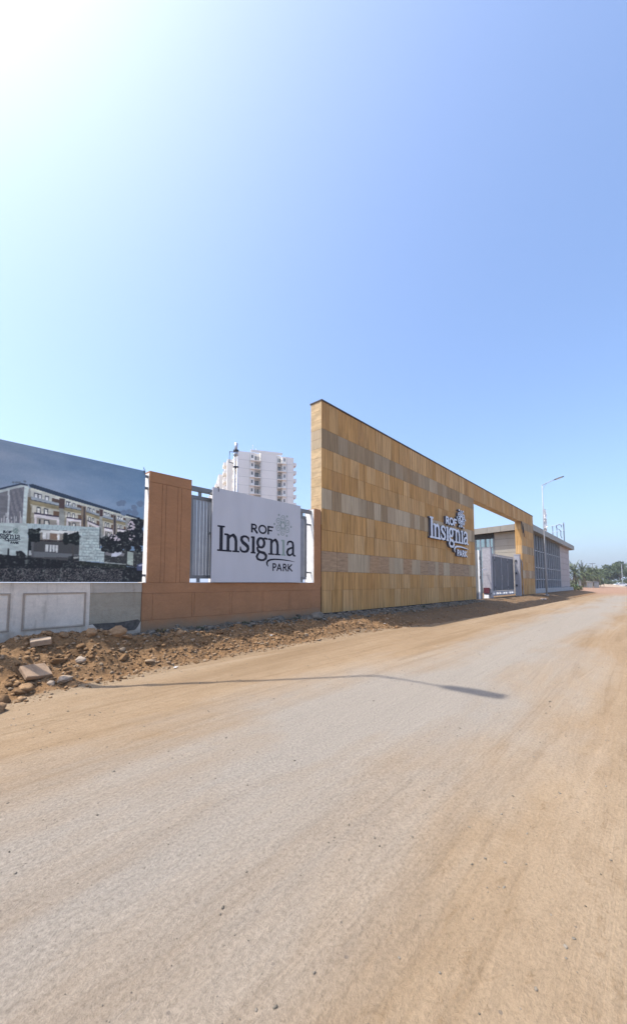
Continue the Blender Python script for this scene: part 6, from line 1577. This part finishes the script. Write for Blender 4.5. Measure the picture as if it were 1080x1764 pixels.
def slab(nm, c, sz, rot, lb, mt, cat='slab'):
    mb = MB(); a, b_, h = sz; j = random.Random(int(abs(c[0]*100)))
    ring = [(-a, -b_), (-a*.2, -b_*1.04), (a, -b_*.92), (a*1.03, b_*.3), (a*.9, b_), (-a*.4, b_*.96), (-a*1.02, b_*.8)]
    mb.loft([[(x, y, -h) for x, y in ring], [(x*1.02, y*1.02, h*.6) for x, y in ring], [(x*.97, y*.96, h + j.uniform(-.004, .004)) for x, y in ring]])
    o = mb.build(nm, M[mt], None, loc=c); o.rotation_euler = rot; tag(o, lb, cat)
z = float(ground_z(-7.86, -1.52)); slab('stone_slab', (-7.86, -1.50, z + .10), (.17, .125, .028), (R(34), R(6), R(18)), 'flat tan stone slab tilted on the dirt heap at left', 'slab')
z = float(ground_z(-7.72, -1.02)); slab('brick_fragment', (-7.72, -1.02, z + .07), (.13, .07, .04), (R(14), R(-4), R(-10)), 'pale pink brick fragment lying near the top of the dirt heap', 'pale_rock', 'brick')
# dry weeds at the foot of the walls and a few scraps of litter
wr = random.Random(31)
weed_spots = [(-5.55, -.42, .13, 'small green weed at the joint of the white and the terracotta wall'), (-4.6, -.34, .10, 'low dusty weed below the left terracotta column'), (-3.3, -.36, .11, 'green weed tuft below the letters of the name board'), (-2.6, -.33, .08, 'tiny weed in the grey mortar rubble'), (-1.5, -.36, .09, 'dry weed just left of the grey concrete lump'), (6.4, -.40, .12, 'dry weed tuft at the foot of the sandstone wall')]
for x, y, h, lb in weed_spots:
    t = thing('weed', lb, 'weed', (x, y, float(ground_z(x, y))), group='weeds along the wall foot')
    mb = MB()
    for k in range(46):
        a = wr.uniform(0, 6.28); e = wr.uniform(.2, 1.3); L = h*wr.uniform(.5, 1.2); o_ = Vector((wr.uniform(-.12, .12), wr.uniform(-.05, .05), 0))
        d = Vector((math.cos(a)*math.cos(e), math.sin(a)*math.cos(e), math.sin(e))); sd = Vector((-math.sin(a), math.cos(a), 0))*h*.09
        m_ = o_ + d*L*.55; mb.face([o_ - sd*.4, o_ + sd*.4, m_ + sd, m_ - sd]); mb.face([m_ - sd, m_ + sd, o_ + d*L + Vector((0, 0, -.15*h))])
    mb.build('leaves', M['leaf2' if wr.random() < .7 else 'dry_leaf'], t, fix=False)
    mb = MB(); mb.tube([(0, 0, -.03), (.01, 0, h*.6)], .004, 4); mb.build('stem', M['bark'], t)
for k, (x, y, lb) in enumerate(((-5.9, -1.75, 'scrap of white plastic lying on the edge of the dirt heap'), (-3.1, -1.05, 'small white paper scrap on the dirt below the name board'), (1.6, -1.35, 'pale plastic scrap at the tail of the rubble heap'), (24.5, -1.6, 'white plastic bag lying on the soil below the street lamp'))):
    s2 = .05 if k < 3 else .22; mb = MB(); nn = 4
    mb.v = [(s2*(i/nn - .5)*1.6 + wr.uniform(-.1, .1)*s2, s2*(j/nn - .5) + wr.uniform(-.1, .1)*s2, s2*wr.uniform(.02, .35)) for j in range(nn+1) for i in range(nn+1)]
    for j in range(nn):
        for i in range(nn):
            a = j*(nn+1) + i; mb.f.append((a, a+1, a+nn+2, a+nn+1)); mb.m.append(0)
    o = mb.build('plastic_scrap', M['cloth'], fix=False, loc=(x, y, float(ground_z(x, y)) + .012)); o.rotation_euler.z = wr.uniform(0, 6); tag(o, lb, 'litter')
# earth heap by the far cars
mb_v = []; 
ngx, ngy = 40, 24
GX, GY = np.meshgrid(np.linspace(-9, 9, ngx), np.linspace(-4, 4, ngy), indexing='ij')
GZ = 1.0*np.exp(-(GX/4.5)**2 - (GY/2.0)**2)*(1 + .8*fbm(GX*.6, GY*.6, 4, 9)) - .05
idx = np.arange(ngx*ngy).reshape(ngx, ngy); q = np.stack([idx[:-1, :-1], idx[1:, :-1], idx[1:, 1:], idx[:-1, 1:]], -1).reshape(-1, 4)
hm = np_mesh('earth_heap', np.stack([GX, GY, GZ], -1).reshape(-1, 3), q, M['pale_rock'], True)
o = link('earth_heap', hm, None, (150, 3.0, -.42)); o.rotation_euler.z = R(-40); o['kind'] = 'structure'

# ---------------------------------------------------------------- thin dusty air over the whole place
HAZE = HAZE_DENSITY
mb = MB(); mb.box(-3900, 4300, -3900, 3900, -3.0, 58.0)
hz_ = NT('dusty_air'); hz_.n.remove(hz_.b)
pv = hz_.new('ShaderNodeVolumePrincipled'); pv.inputs['Color'].default_value = (.80, .88, 1.0, 1); pv.inputs['Density'].default_value = HAZE; pv.inputs['Anisotropy'].default_value = .2
hz_.l(pv.outputs[0], hz_.n['Material Output'].inputs['Volume'])
o = mb.build('haze', hz_.m); o['kind'] = 'stuff'
